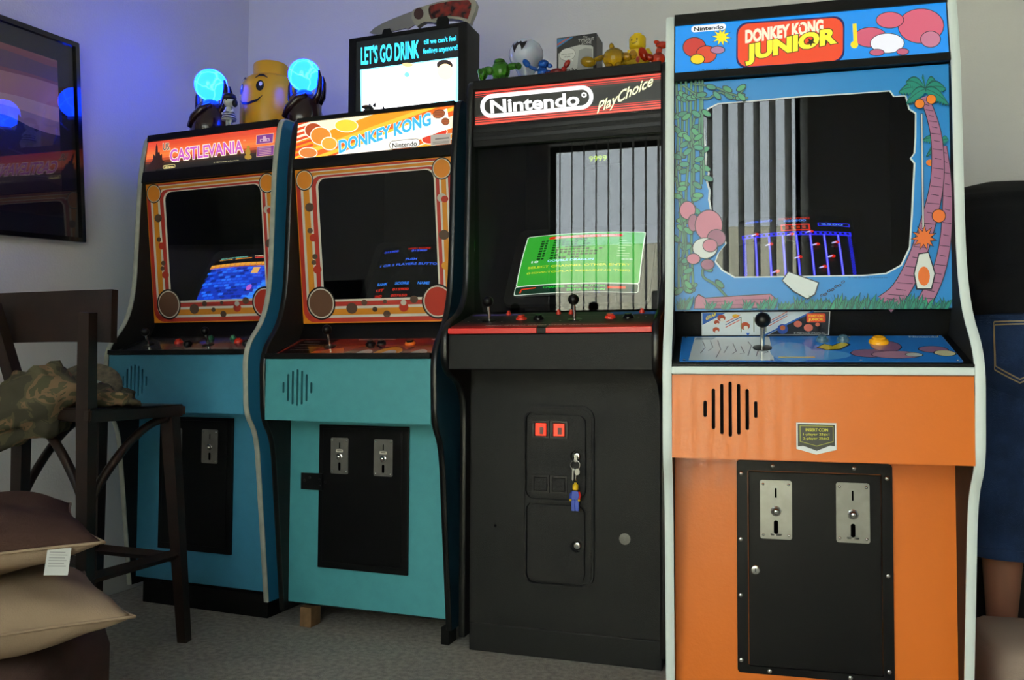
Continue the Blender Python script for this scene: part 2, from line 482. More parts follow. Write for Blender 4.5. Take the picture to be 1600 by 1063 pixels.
def joystick(par, x, y, z, nrm, ballc, m_ball, rb=.0165, h=.062, shaftr=.0052):
    M = Matrix.Translation((x, y, z)) @ Vector((0, 0, 1)).rotation_difference(Vector(nrm)).to_matrix().to_4x4()
    j = obj('joystick', nlathe([(shaftr, 0), (shaftr, h-.02), (shaftr*.8, h-.008), (.0003, h-.006)], 12, M), m_chrome, par, smooth=R(40))
    obj('dust_disc', nlathe([(.021, .0006), (.021, .0018), (.017, .0026), (.0003, .0026)], 20, M), m_blackplastic, j, smooth=R(40))
    bm = B(); ball(bm, (0, 0, h), rb, 20, 14); bmesh.ops.transform(bm, matrix=M, verts=bm.verts[:])
    obj('ball_knob', bm, m_ball, j, smooth=4)
def button(par, x, y, z, nrm, m_rim, m_top, r=.0165):
    M = Matrix.Translation((x, y, z)) @ Vector((0, 0, 1)).rotation_difference(Vector(nrm)).to_matrix().to_4x4()
    b = obj('button', nlathe([(r, 0), (r*.98, .004), (r*.82, .008), (r*.72, .0085), (r*.72, .006), (.0003, .006)], 20, M), m_rim, par, smooth=R(40))
    obj('plunger', nlathe([(r*.66, .004), (r*.66, .012), (r*.58, .0135), (.0003, .0125)], 18, M), m_top, b, smooth=R(40))
    return b
def crt(par, y0, z0, y1, z1, wd, artfn, name='monitor', xoff=0.0):
    """tube face tilted back from (y0,z0) at its foot to (y1,z1) at its head; artfn paints u,v in 0..1"""
    d = Vector((0, y1-y0, z1-z0)); L = d.length; d.normalize()
    n = Vector((0, -d.z, d.y))        # towards the player
    o = Vector((xoff, y0, z0))
    def place(u, v, l):
        a, b = (u-.5)*2, (v-.5)*2
        bul = .022*(1 - .5*(a*a+b*b)) + l
        return tuple(o + Vector((a*wd/2, 0, 0)) + d*(v*L) + n*bul)
    mon = obj(name, nplate(rrect(-wd/2-.035, wd/2+.035, -.035, L+.035, .03), -.05, .006, [rrect(-wd/2-.004, wd/2+.004, -.004, L+.004, .02)], fn=lambda a, b, t: tuple(o + Vector((a, 0, 0)) + d*b + n*(.0+t*.3))), m_blackin, par)
    a = Art(place, step=6e-5, maxedge=.09)
    a.rect(-.01, -.01, 1.01, 1.01, '#000000')
    artfn(a)
    a.build('screen', print_mat('screen_phosphor', 0.25, estr=1.5), mon)
    return mon

def nintendo_cab(name, label, X, Z, yaw, dz, cols, spec):
    """upright cabinet: sides with edge moulding, speaker panel, lower front, coin door, control panel, bezel, monitor, marquee"""
    t = thing(name, label, 'arcade cabinet', c2w(X, Z), PHI-R(yaw), 'upright arcade cabinets along the wall')
    P = [(d, h+dz) for d, h in PR]
    D = .82
    top = sides(t, P, D, [0, .09, .05, .06, .16, .08, .05, .05, 0], cols['side'], cols['mold'])
    zb = P[0][1]
    obj('top_panel', nbox(-.3005, .3005, P[6][0]+.012, D-.005, top-.022, top-.003), m_black, t)
    obj('back_panel', nbox(-.3005, .3005, D-.022, D-.004, zb+.01, top-.024), m_blackin, t)
    obj('bottom_panel', nbox(-.3005, .3005, .19, D-.024, zb+.012, zb+.03), m_blackin, t)
    # fronts
    z0, z1 = P[2][1]+.002, P[3][1]-.02+spec.get('spk_top', 0)
    slots(t, cols['front'], z0, z1, .008, .016, -.177, z0+.107, .0176, [.036, .088, .109, .119, .109, .088, .036], .0075)
    lf = obj('lower_front', nbox(-.3005, .3005, .155, .171, zb+.028, z0+.05), cols['front'], t)
    obj('shelf_under_panel', nbox(-.3005, .3005, .0245, .154, z0-.0005, z0+.015), cols['front'], t)
    # control panel: from the lip back to the throat
    cy0, cz0, cy1, cz1 = .012, P[3][1]-.013, .192, P[3][1]+.052
    ang = math.atan2(cz1-cz0, cy1-cy0)
    d = Vector((0, math.cos(ang), math.sin(ang))); n = Vector((0, -math.sin(ang), math.cos(ang))); CL = math.hypot(cz1-cz0, cy1-cy0)
    C0 = Vector((0, cy0, cz0))
    cpm = lambda a, b, l: tuple(C0 + Vector((a, 0, 0)) + d*b + n*l)
    cp = obj('control_panel', nplate([(-.3005, 0), (.3005, 0), (.3005, CL), (-.3005, CL)], -.012, 0, fn=cpm), m_black, t)
    obj('panel_lip', nbox(-.3005, .3005, -.001, .0115, z1+.0185, cz0-.001, bev=.002), m_black, t)
    obj('front_rail', nbox(-.3005, .3005, -.0025, .0245, z1+.001, z1+.018, bev=.003), cols['rail'], t)
    a = Art(lambda u, v, l: cpm(u, v, .0012+l))
    spec['cp_art'](a, CL)
    plt = obj('panel_overlay', nplate(rrect(-.285, .285, .006, CL-.004, .004, 2), .0, .0011, fn=cpm), cols.get('cpbase', m_blackmetal), t)
    a.build('overlay_art', m_gloss_print, plt)
    spec['controls'](t, lambda u, v: cpm(u, v, .0012), n, CL)
    # throat, bezel, glass
    by0, by1, bz0, bz1 = spec['bezel']         # y at foot, y at head, z foot, z head
    obj('throat_panel', nplate([(-.3005, cz1-.004), (.3005, cz1-.004), (.3005, bz0-.002), (-.3005, bz0-.002)], 0, .01, fn=lambda a, b, tt: (a, cy1+.004+(by0+.01-cy1-.004)*(b-cz1)/max(bz0-cz1, .01)+tt, b)), m_black, t)
    k = (by1-by0)/(bz1-bz0)
    bp = lambda u, v, l: (u, by0 + k*(v-bz0) - l, v)
    gl = obj('bezel_glass', nplate([(-.3, bz0), (.3, bz0), (.3, bz1), (-.3, bz1)], 0, .003, fn=lambda a, b, tt: bp(a, b, -tt)), m_glass, t)
    a = Art(lambda u, v, l: bp(u, v, .0006+l))
    spec['bezel_art'](a)
    a.build('bezel_art', m_print, t)
    # marquee, with a black retainer above and below
    my0, mz0, my1, mz1 = spec['marquee']
    mk = (my1-my0)/(mz1-mz0)
    mp = lambda u, v, l: (u, my0 + mk*(v-mz0) - l, v)
    mq = obj('marquee', nplate([(-.3, mz0-.006), (.3, mz0-.006), (.3, mz1+.004), (-.3, mz1+.004)], -.004, 0, fn=lambda a, b, tt: mp(a, b, tt)), m_blackin, t)
    a = Art(lambda u, v, l: mp(u, v, .0006+l))
    spec['marquee_art'](a)
    a.build('marquee_art', spec['lit'], mq)
    obj('marquee_retainer', nplate([(-.3, bz1+.002), (.3, bz1+.002), (.3, mz0+.001), (-.3, mz0+.001)], -.006, .006, fn=lambda a, b, tt: mp(a, b, -tt)), m_black, t)
    obj('marquee_retainer', nplate([(-.3, mz1-.001), (.3, mz1-.001), (.3, top-.006), (-.3, top-.006)], -.006, .012, fn=lambda a, b, tt: mp(a, b, -tt)), m_black, t)
    # monitor
    my = spec['crt']
    crt(t, *my, spec['screen'])
    return t, lf, P, top

# ---- the orange cabinet with white edging -----------------------------------------------
m_orange = mat('orange_paint', '#cf6a1c', 0.36, bump=.10, bscale=120, coat=.15)
m_white_mold = mat('white_edge_moulding', '#dfe8e4', 0.4)
PK, PKD, OUT = '#c77a92', '#9a5f7c', '#141a2a'
def jr_marquee(a):
    a.conv = homography([(1054.5, 36.7), (1478, 1), (1483.5, 84.7), (1054.5, 116.5)], [(-.298, 1.706), (.298, 1.706), (.298, 1.582), (-.298, 1.582)])
    a.poly([(1054.5, 36.7), (1478, 1), (1483.5, 84.7), (1054.5, 116.5)], '#0d8fe8')
    # maker's pill
    def tilt(pts, x0, y0, sl=-.078): return [(x, y + sl*(x-x0)) for x, y in pts]
    a.poly(tilt(rrect(1080, 1135, 37, 47.5, 5), 1080, 0), '#f4f8fa')
    a.text('Nintendo', 1084, 1131, 45.6, 38.6, '#101418', off=.03, rise=-3.6)
    a.star(1128, 55.5, 8, 17, 10, '#0a3f8c', .1); a.star(1128, 55.5, 7, 14.5, 10, '#f7e81e', .1)
    # plain soft shapes where the cartoon figures stand
    for x, y, rx, ry, c in ((1085, 72, 19, 17, '#c83a32'), (1104, 84, 17, 15, '#d94a2e'), (1090, 92, 12, 9, '#f0d21c'), (1122, 77, 12, 7, '#b07a9a')):
        a.circ(x, y, rx, OUT, ry); a.circ(x, y, rx-1.3, c, ry-1.3)
    for x, y, rx, ry, c in ((1440, 40, 36, 29, '#d86078'), (1392, 30, 22, 14, '#d86078'), (1455, 62, 16, 14, PK), (1362, 58, 26, 17, '#d25a74'), (1388, 68, 27, 17, '#eef0f4'), (1412, 82, 10, 6, '#c25c78'), (1372, 83, 12, 6, '#c25c78')):
        a.circ(x, y, rx, OUT, ry); a.circ(x, y, rx-1.2, c, ry-1.2)
    a.poly([(1334, 36), (1340, 35), (1342, 70), (1336, 71)], '#f4dd22'); a.circ(1337, 70, 6, '#f4dd22')
    bd = lambda g: tilt(rrect(1153-g, 1320+g, 25.5-g, 101+g, 16), 1153, 0, -.062) if False else [(x, y-.062*(x-1153)) for x, y in rrect(1153-g, 1320+g, 34-g, 107+g, 17)]
    a.poly(bd(1.5), '#141258'); a.poly(bd(-1), '#ee4a22')
    a.outlined('DONKEY KONG', 1166, 1288, 66, 45, '#fff3cf', '#ffd9c8', off=.03, eoff=.03, rise=-17)
    a.star(1185, 53, 2.2, 5, 5, '#e0503a', .3); a.star(1254, 39, 2.2, 5, 5, '#e0503a', .3)
    a.outlined('JUNIOR', 1166, 1310, 104, 69, '#fff23a', '#3c3a10', off=.055, eoff=.035, rise=-29)
    a.star(1269, 65, 3.2, 8, 5, '#2a2a10', .3)
    a.text('© 1982 Nintendo of America Inc.', 1092, 1140, 111, 109, '#0a2a58', rise=-3)
def vine(a, pts, wd, col, lf, rnd):
    sm = []
    for i in range(len(pts)-1):
        for k in range(6):
            t = k/6; p0 = Vector(pts[max(i-1, 0)]); p1 = Vector(pts[i]); p2 = Vector(pts[i+1]); p3 = Vector(pts[min(i+2, len(pts)-1)])
            sm.append(.5*((2*p1)+(-p0+p2)*t+(2*p0-5*p1+4*p2-p3)*t*t+(-p0+3*p1-3*p2+p3)*t**3))
    sm.append(Vector(pts[-1]))
    a.stroke(sm, wd+1.6, '#0d2f38'); a.stroke(sm, wd, col)
    for k in range(4, len(sm), lf):
        p = sm[k]; s = rnd.choice((-1, 1)); ang = rnd.uniform(-.7, .9)
        c = (p.x + s*6.5, p.y + rnd.uniform(-3, 3))
        L = [(c[0] + 7.6*math.cos(ang)*math.cos(q)*1.0 - 3.8*math.sin(ang)*math.sin(q), c[1] + 7.6*math.sin(ang)*math.cos(q) + 3.8*math.cos(ang)*math.sin(q)) for q in [2*PI*j/10 for j in range(10)]]
        a.poly([(c[0]+(x-c[0])*1.22, c[1]+(y-c[1])*1.3) for x, y in L], '#0d2f38'); a.poly(L, rnd.choice(('#3f8f78', '#357f6a', '#4a9a70')))
def frond(a, x, y, ang, ln, wd, droop=1.0):
    c = []; 
    for k in range(9):
        t = k/8; c.append((x + ln*t*math.cos(ang), y + ln*t*math.sin(ang) + droop*ln*.45*t*t))
    up = [(p[0], p[1] - wd*math.sin(PI*min(1, .1+.9*k/8))*.55) for k, p in enumerate(c)]
    lo = []
    for k in range(8, -1, -1):
        p = c[k]; b = wd*math.sin(PI*(.12+.8*k/8))
        lo += [(p[0], p[1]+b*.9), (p[0]-(2 if ang < PI/2 and ang > -PI/2 else -2), p[1]+b*.45)]
    pts = up + lo
    a.poly(pts, '#0b4a48')
    mx = sum(p[0] for p in pts)/len(pts); my = sum(p[1] for p in pts)/len(pts)
    a.poly([(mx+(p[0]-mx)*.93, my+(p[1]-my)*.86) for p in pts], '#128274')
    a.stroke(c, 1.0, '#0b4a48')
def jr_bezel(a):
    q = [(1057, 125), (1484, 98), (1484, 483), (1057, 487)]
    a.conv = homography(q, [(-.3, 1.562), (.3, 1.562), (.3, 1.017), (-.3, 1.017)])
    cut = [(1127, 158), (1177, 155), (1250, 149), (1330, 145), (1392, 141), (1398, 150), (1416, 149), (1421, 170), (1431, 177), (1430, 215), (1428, 240), (1422, 248), (1428, 256), (1425, 300), (1423, 336), (1419, 388), (1406, 415), (1383, 428), (1348, 431), (1151, 433), (1132, 422), (1121, 408), (1126, 395), (1138, 380), (1127, 358), (1123, 338), (1115, 328), (1112, 310), (1113, 296), (1109, 282), (1112, 268), (1106, 258), (1108, 240), (1103, 196), (1102, 176), (1111, 166)]
    cx, cy = 1268, 290
    big = []
    for x, y in cut:
        dx, dy = x-cx, y-cy; l = math.hypot(dx/1.2, dy); big.append((x + 2.6*dx/l, y + 2.2*dy/l))
    a.poly(q, '#1c80cc', [big])
    a.poly(big, '#dfe6e6', [cut])
    rnd = random.Random(3)
    # a smoked strip under the marquee and hanging creepers
    for k in range(7):
        x = 1062 + k*7.0
        pts = [(x + rnd.uniform(-4, 4), 120 + j*rnd.uniform(36, 44) + j*2) for j in range(5 + (k < 4)*4)]
        pts = [(min(max(p[0], 1060), 1103), min(p[1], 455)) for p in pts]
        vine(a, pts, 2.8, '#4a8468', 4, rnd)
    vine(a, [(1070, 128), (1105, 150), (1128, 140), (1150, 150), (1168, 132)], 2.4, '#4a7d62', 5, rnd)
    vine(a, [(1086, 126), (1120, 132), (1146, 143), (1172, 150)], 2.2, '#4a7d62', 5, rnd)
    vine(a, [(1110, 395), (1100, 430), (1120, 446), (1140, 468)], 2.6, '#2f6f5c', 8, rnd)
    vine(a, [(1064, 330), (1074, 380), (1066, 420), (1074, 455)], 2.4, '#2f6f5c', 6, rnd)
    # plain soft pink shapes where the painted animal swings
    for x, y, rx, ry, c in ((1077, 328, 13, 15, PK), (1086, 348, 9, 14, PKD), (1110, 352, 22, 25, PK), (1122, 372, 15, 14, PKD), (1104, 388, 20, 17, '#dfe3e0'), (1112, 384, 12, 11, PK), (1086, 405, 11, 9, PK), (1108, 414, 11, 9, PKD)):
        a.circ(x, y, rx, OUT, ry); a.circ(x, y, rx-1.3, c, ry-1.3)
    # log
    a.poly([(1086, 484), (1088, 466), (1094, 460), (1104, 466), (1150, 463), (1205, 460), (1216, 470), (1214, 483)], OUT)
    a.poly([(1087.5, 483), (1089.5, 467), (1094, 462), (1104, 467.5), (1150, 464.5), (1205, 461.5), (1214.5, 470), (1212.5, 482)], '#b0708c')
    for x0, x1, y in ((1110, 1140, 473), (1150, 1200, 470), (1120, 1180, 478)): a.stroke([(x0, y), (x1, y-1)], 1.0, '#5c3450')
    # palms
    def trunk(pts, wd):
        sm = [Vector(pts[0])]
        for i in range(len(pts)-1):
            for k in range(1, 5):
                t = k/4; p0 = Vector(pts[max(i-1, 0)]); p1 = Vector(pts[i]); p2 = Vector(pts[i+1]); p3 = Vector(pts[min(i+2, len(pts)-1)])
                sm.append(.5*((2*p1)+(-p0+p2)*t+(2*p0-5*p1+4*p2-p3)*t*t+(-p0+3*p1-3*p2+p3)*t**3))
        n = len(sm); ws = [wd[0]+(wd[1]-wd[0])*k/(n-1) for k in range(n)]
        a.stroke(sm, [x+2.4 for x in ws], OUT); a.stroke(sm, ws, '#a56a8e')
        for k in range(1, n-1):
            p = sm[k]; h = ws[k]*(.45 if k % 2 else .28)
            a.stroke([(p.x-h, p.y-1), (p.x+h, p.y+1)], 1.1, '#3c2440')
    trunk([(1473, 230), (1478, 290), (1475, 370), (1462, 430), (1440, 476)], (9, 22))
    for an, ln in ((-2.6, 34), (-2.0, 26), (-.7, 14), (2.7, 26)): frond(a, 1470, 222, an, ln, 11)
    a.circ(1452, 256, 6, '#e07820', 5)
    trunk([(1444, 152), (1455, 182), (1463, 222), (1463, 280), (1452, 335), (1430, 405), (1405, 455), (1380, 478)], (11, 30))
    for an, ln in ((-2.75, 44), (-2.3, 44), (-1.7, 36), (-1.1, 34), (-.5, 36), (.2, 36), (2.9, 30)): frond(a, 1446, 140, an, ln, 17)
    for x, y in ((1437, 163), (1455, 156)): a.circ(x, y, 8, OUT, 8); a.circ(x, y, 7, '#e8801c', 7)
    a.stroke([(1440, 178), (1440, 300), (1440, 360)], 3.4, OUT); a.stroke([(1440, 179), (1440, 359)], 2.2, '#d8dcd8')
    a.circ(1464, 340, 11, OUT); a.circ(1464, 340, 9.8, '#e2702a')
    a.star(1441, 374, 11, 21, 11, OUT, .2); a.star(1441, 374, 9.5, 18, 11, '#e2702a', .2)
    # plain pale shapes for the painted snapping traps
    a.poly([(1428, 455), (1424, 430), (1432, 398), (1448, 396), (1458, 430), (1452, 455)], OUT); a.poly([(1430, 453), (1426, 430), (1433.5, 400), (1447, 398), (1456, 430), (1450.5, 453)], '#e4e8e2'); a.circ(1440, 434, 9, '#e2702a', 15)
    a.poly([(1222, 440), (1232, 425), (1280, 443), (1274, 462), (1262, 470), (1240, 458)], OUT); a.poly([(1224, 440), (1233, 427), (1278, 444), (1272.5, 461), (1261, 468), (1241, 456)], '#dfe6e4')
    for k in range(7):
        x, y = 1284 + k*5.4, 463 - k*3.4 + (k % 2)*2
        a.poly(ell(x, y, 3.2, 2.0, 10, -.5), OUT, [ell(x, y, 1.9, .9, 10, -.5)])
    # grass
    def tuft(x, h, n=5, sp=11):
        for k in range(n):
            dx = (k-(n-1)/2)*sp/n*1.7; hh = h*rnd.uniform(.55, 1)
            y0 = 485.5
            P3 = [(x+dx*.35-2.6, y0), (x+dx*.8-1, y0-hh*.55), (x+dx*1.6, y0-hh), (x+dx*1.0+2.0, y0-hh*.45), (x+dx*.35+2.8, y0)]
            a.poly([(p[0] + (1.0 if p[0] > x+dx*.7 else -1.0), p[1]-(.8 if p[1] < y0-1 else 0)) for p in P3], '#0b3038'); a.poly(P3, rnd.choice(('#177a68', '#128274', '#1c8a6c')))
    for x in (1066, 1074, 1110, 1135, 1168, 1190, 1204): tuft(x, rnd.uniform(18, 28))
    x = 1222
    while x < 1480:
        tuft(x, rnd.uniform(14, 30)); x += rnd.uniform(9, 14)
    a.text('© 1982 Nintendo of America Inc.', 1324, 1384, 437.5, 435, '#0d3a5c')
def jr_cp(a, CL):
    a.rect(-.283, .008, .283, CL-.006, '#1f6fc4')
    a.poly([(-.265, .012), (-.085, .012), (-.085, CL-.010), (-.255, CL-.010)], '#c9d2d8')
    a.poly([(-.255, CL-.03), (-.215, CL-.03), (-.205, CL-.012), (-.25, CL-.012)], '#8e98a4')
    rnd = random.Random(5)
    for k in range(9):
        x = -.24+k*.017; a.stroke([(x, .03+rnd.random()*.05), (x+.01, .06+rnd.random()*.06), (x+.004, .10+rnd.random()*.06)], .0022, '#6c6a74')
    a.poly(ell(-.045, .07, .045, .07, 20), '#4a93d6'); a.poly(ell(.0, .05, .075, .035, 20), '#4a93d6')
    a.poly([(.01, .10), (.03, .13), (.045, .115), (.075, .15), (.085, .12), (.06, .085), (.03, .08)], OUT); a.poly([(.014, .102), (.03, .125), (.045, .11), (.073, .143), (.08, .12), (.058, .09), (.03, .085)], '#c9b02a')
    a.rect(.085, .055, .135, .085, '#5a62c0')
    for x, y, rx, ry, c in ((.115, .06, .04, .028, '#8d6488'), (.155, .11, .032, .04, '#80587c'), (.165, .05, .05, .026, '#b0809a'), (.20, .05, .018, .014, '#c6ccc8'), (.245, .085, .03, .024, '#8d6488'), (.262, .06, .022, .02, '#cfc9a2')):
        a.circ(x, y, rx, OUT, ry); a.circ(x, y, rx-.002, c, ry-.002)
    a.text('Nintendo', .215, .275, CL-.022, CL-.012, '#d9e6f0', off=.03)
    a.stroke([(-.075, .032), (.0, .032)], .007, '#c8bc6a')
def jr_controls(t, at, n, CL):
    joystick(t, *at(-.105, .098), n, None, m_blackplastic, rb=.0175, h=.066)
    mb = mat('blue_grey_button', '#3d6076', 0.35)
    for x in (.028, .072): button(t, *at(x, .148), n, mb, mb, .0135)
    my = mat('yellow_button', '#f0a818', 0.3)
    button(t, *at(.145, .135), n, my, my, .021)
    s0 = None
    for x in (-.275, -.09, .09, .275):
        for y in (.014, CL-.012):
            p = at(x, y)
            if s0 is None: s0 = obj('panel_bolt', nlathe([(.003, 0), (.0024, .0016), (.0003, .002)], 8), m_chrome, t, loc=p)
            else: again(s0, p)
def jr_screen(a):
    B1, R1 = '#2a2cff', '#e02818'
    a.text('005200', .06, .30, .945, .975, '#3a6cff', off=.02); a.text('HIGH SCORE', .36, .64, .96, .985, R1, off=.01); a.text('020500', .40, .60, .925, .955, '#4a90ff', off=.02)
    a.rect(.37, .80, .63, .89, R1); a.rect(.385, .815, .615, .875, '#200000')
    for k in range(4): a.rect(.41+k*.05, .825, .44+k*.05, .865, '#b03010')
    a.rect(.70, .86, .98, .905, B1); a.rect(.71, .868, .97, .897, '#05051c'); a.text('2500', .73, .92, .872, .893, '#60a0ff', off=.02)
    a.rect(.02, .735, .98, .785, B1)
    for k in range(22): a.rect(.035+k*.043, .748, .057+k*.043, .772, '#04041a')
    for x, z0 in ((.14, .02), (.26, .1), (.38, .05), (.5, .02), (.62, .06), (.74, .1), (.86, .02)):
        a.rect(x-.010, z0, x+.010, .735, '#4a48ff'); a.rect(x-.003, z0, x+.003, .735, '#a0a0ff')
    for k in range(26):
        for x in (.04, .955): a.poly(ell(x, .03+k*.027, .016, .012, 8), B1, [ell(x, .03+k*.027, .009, .006, 8)])
    rnd = random.Random(8)
    for x, z in ((.26, .62), (.50, .45), (.66, .60), (.83, .63), (.30, .30), (.70, .34), (.78, .46), (.14, .76), (.45, .73), (.62, .76)):
        a.circ(x+.01, z, .022, R1, .018); a.circ(x-.015, z-.006, .026, '#c8c8ff', .008, rot=.4)
    for x in (.14, .28, .42, .56, .70, .86): a.poly(rrect(x-.045, x+.045, .04, .10, .015, 3), '#4a48ff'); a.poly(rrect(x-.02, x+.02, .055, .085, .01, 3), '#e8e8ff')
lit_jr = print_mat('backlit_marquee_blue', 0.25, estr=1.12)
jr, jr_low, jrP, jr_top = nintendo_cab('arcade_cabinet', 'orange arcade cabinet with white edging and bright blue marquee, rightmost of the cabinets', .640767, 1.760796, 13.524, 0.0,
    dict(side=mat('orange_side', '#c9691c', 0.45), mold=m_white_mold, front=m_orange, rail=m_white_mold, cpbase=mat('blue_enamel', '#1c62b4', .3)),
    dict(bezel=(.158, .158, 1.016, 1.562), marquee=(.146, 1.582, .166, 1.706), bezel_art=jr_bezel, marquee_art=jr_marquee, cp_art=jr_cp, controls=jr_controls,
         crt=(.31, 1.04, .50, 1.285, .285), screen=jr_screen, lit=lit_jr, spk_top=-.019))
def jr_card(a):
    a.conv = homography([(1098, 489), (1288, 487), (1286, 524), (1098, 524)], [(-.237, 1.0125), (.046, 1.0125), (.046, .9615), (-.237, .9615)])
    a.poly([(1098, 489), (1288, 487), (1286, 524), (1098, 524)], '#dfe7ea')
    a.poly([(1288, 487), (1286, 524), (1196, 524), (1262, 487.4)], '#26282c')
    a.stroke([(1190, 525), (1264, 486)], 2.6, '#2f5fae'); a.circ(1217, 515, 8, '#2f4fa0')
    a.poly([(1098, 489), (1132, 489), (1098, 508)], '#2f5fae')
    a.text('GRAB', 1103, 1118, 501, 495, '#e8d23a', off=.03, rise=-8)
    for x, y, r in ((1126, 497, 6), (1119, 504, 4), (1161, 510, 7), (1184, 502, 7), (1118, 516, 5)): a.circ(x, y, r, '#a8482c', r*.9); a.circ(x+1, y+3, r*.5, '#e6e2dc')
    a.circ(1147, 494, 5, '#e0b028', 3); a.circ(1217, 513, 4, '#c0663a'); 
    for x in (1155, 1174, 1192): a.stroke([(x, 495), (x, 520)], 1.2, '#6f7a4c')
    for x, y, s in ((1185, 491, -1), (1165, 521, 1)): a.poly([(x-3, y), (x+3, y), (x, y+5*s)], '#3a66c8')
    for k in range(3): a.stroke([(1132, 512-k*4), (1154, 500-k*4)], 1.2, ('#d46a5a', '#4a5c9a', '#d46a5a')[k]); a.stroke([(1196, 510-k*3.4), (1224, 494-k*3.4)], 1.1, ('#d46a5a', '#4a5c9a', '#d46a5a')[k])
    a.poly(rrect(1253, 1282, 490, 504.5, 2.5), '#e0503a'); a.text('DONKEY KONG', 1256, 1279, 496, 492, '#f8d44a', off=.03); a.text('JUNIOR', 1256, 1279, 503, 497.4, '#f8d44a', off=.05)
    for x, y, r in ((1240, 507, 6), (1256, 513, 7), (1270, 508, 3.5)): a.circ(x, y, r, '#c86a58', r*.85)
    a.text('© 1982 Nintendo of America Inc.', 1234, 1281, 522.6, 520.6, '#e8e8e4', off=.02)
thr = lambda z: .196-.028*(z-.958)/.058
a = Art(lambda u, v, l: (u, thr(v)-.0018-l, v)); jr_card(a)
card = obj('instruction_card', nplate([(-.239, .9605), (.048, .9605), (.048, 1.0135), (-.239, 1.0135)], 0, .001, fn=lambda a_, b_, t_: (a_, thr(b_)-.0016+t_, b_)), mat('card_stock', '#d8dcdc', .5), jr)
a.build('card_print', m_print, card)
# pricing sticker
a = Art(lambda u, v, l: (u, .0078-l, v))
a.conv = homography([(1244, 661), (1306, 661), (1306, 703), (1244, 700)], [(-.042, .767), (.037, .767), (.037, .7125), (-.042, .714)])
a.poly([(1244, 661), (1306, 661.5), (1306, 703), (1275, 710.5), (1244, 702)], '#e6e9e8')
a.poly([(1246, 663), (1304, 663.5), (1304, 698), (1296, 697), (1275, 705), (1254, 697), (1246, 698)], '#191c16')
a.poly([(1249, 665.5), (1301.5, 665.5), (1301.5, 691), (1275, 698), (1249, 690.5)], '#a8a83a', [[(1250, 666.5), (1300.5, 666.5), (1300.5, 690.2), (1275, 697), (1250, 689.8)]])
a.text('INSERT COIN', 1258, 1293, 674.5, 669.5, '#d6d23a', off=.02)
a.text('1-player 25¢x1', 1254, 1295, 682, 677, '#d6d23a', off=.01); a.text('2-player 25¢x2', 1254, 1295, 688.5, 683.5, '#d6d23a', off=.01)
stk = obj('price_sticker', nplate([(-.0425, .767), (.0375, .7675), (.0375, .711), (-.003, .7005), (-.0425, .712)], .00785, .0079), m_trim, jr)
a.build('sticker_print', m_print, stk)
# coin door
y = .155
cd = obj('coin_door_frame', nplate(rrect(-.161, .171, .190, .671, .008), y-.010, y-.0003, [rrect(-.137, .149, .206, .648, .003)]), m_blackmetal, jr)
dr = obj('coin_door', nbox(-.135, .147, y-.012, y-.001, .208, .646, bev=.0015), m_blackmetal, jr)
coin_plate(dr, -.110, -.041, .4955, .628, y-.0125)
coin_plate(dr, .053, .123, .4955, .628, y-.0125)
lock(dr, -.121, y-.012, .424, .0105)
b0 = None
for x, z in ((-.151, .641), (-.153, .491), (-.1535, .364), (-.153, .218), (-.082, .660), (.092, .660), (-.091, .198), (.160, .64), (.160, .426), (.160, .218), (.08, .198)):
    if b0 is None: b0 = obj('frame_bolt', screw(B(), 0, 0, 0, .0055), m_chrome, cd, smooth=R(50), loc=(x, y-.0098, z))
    else: again(b0, (x, y-.0098, z))
f0 = None
for x in (-.27, .27):
    for yy in (.22, .76):
        if f0 is None: f0 = obj('foot', nlathe([(.018, 0), (.018, .006), (.006, .010), (.006, .046)], 12), m_blackmetal, jr, loc=(x, yy, 0))
        else: again(f0, (x, yy, 0))

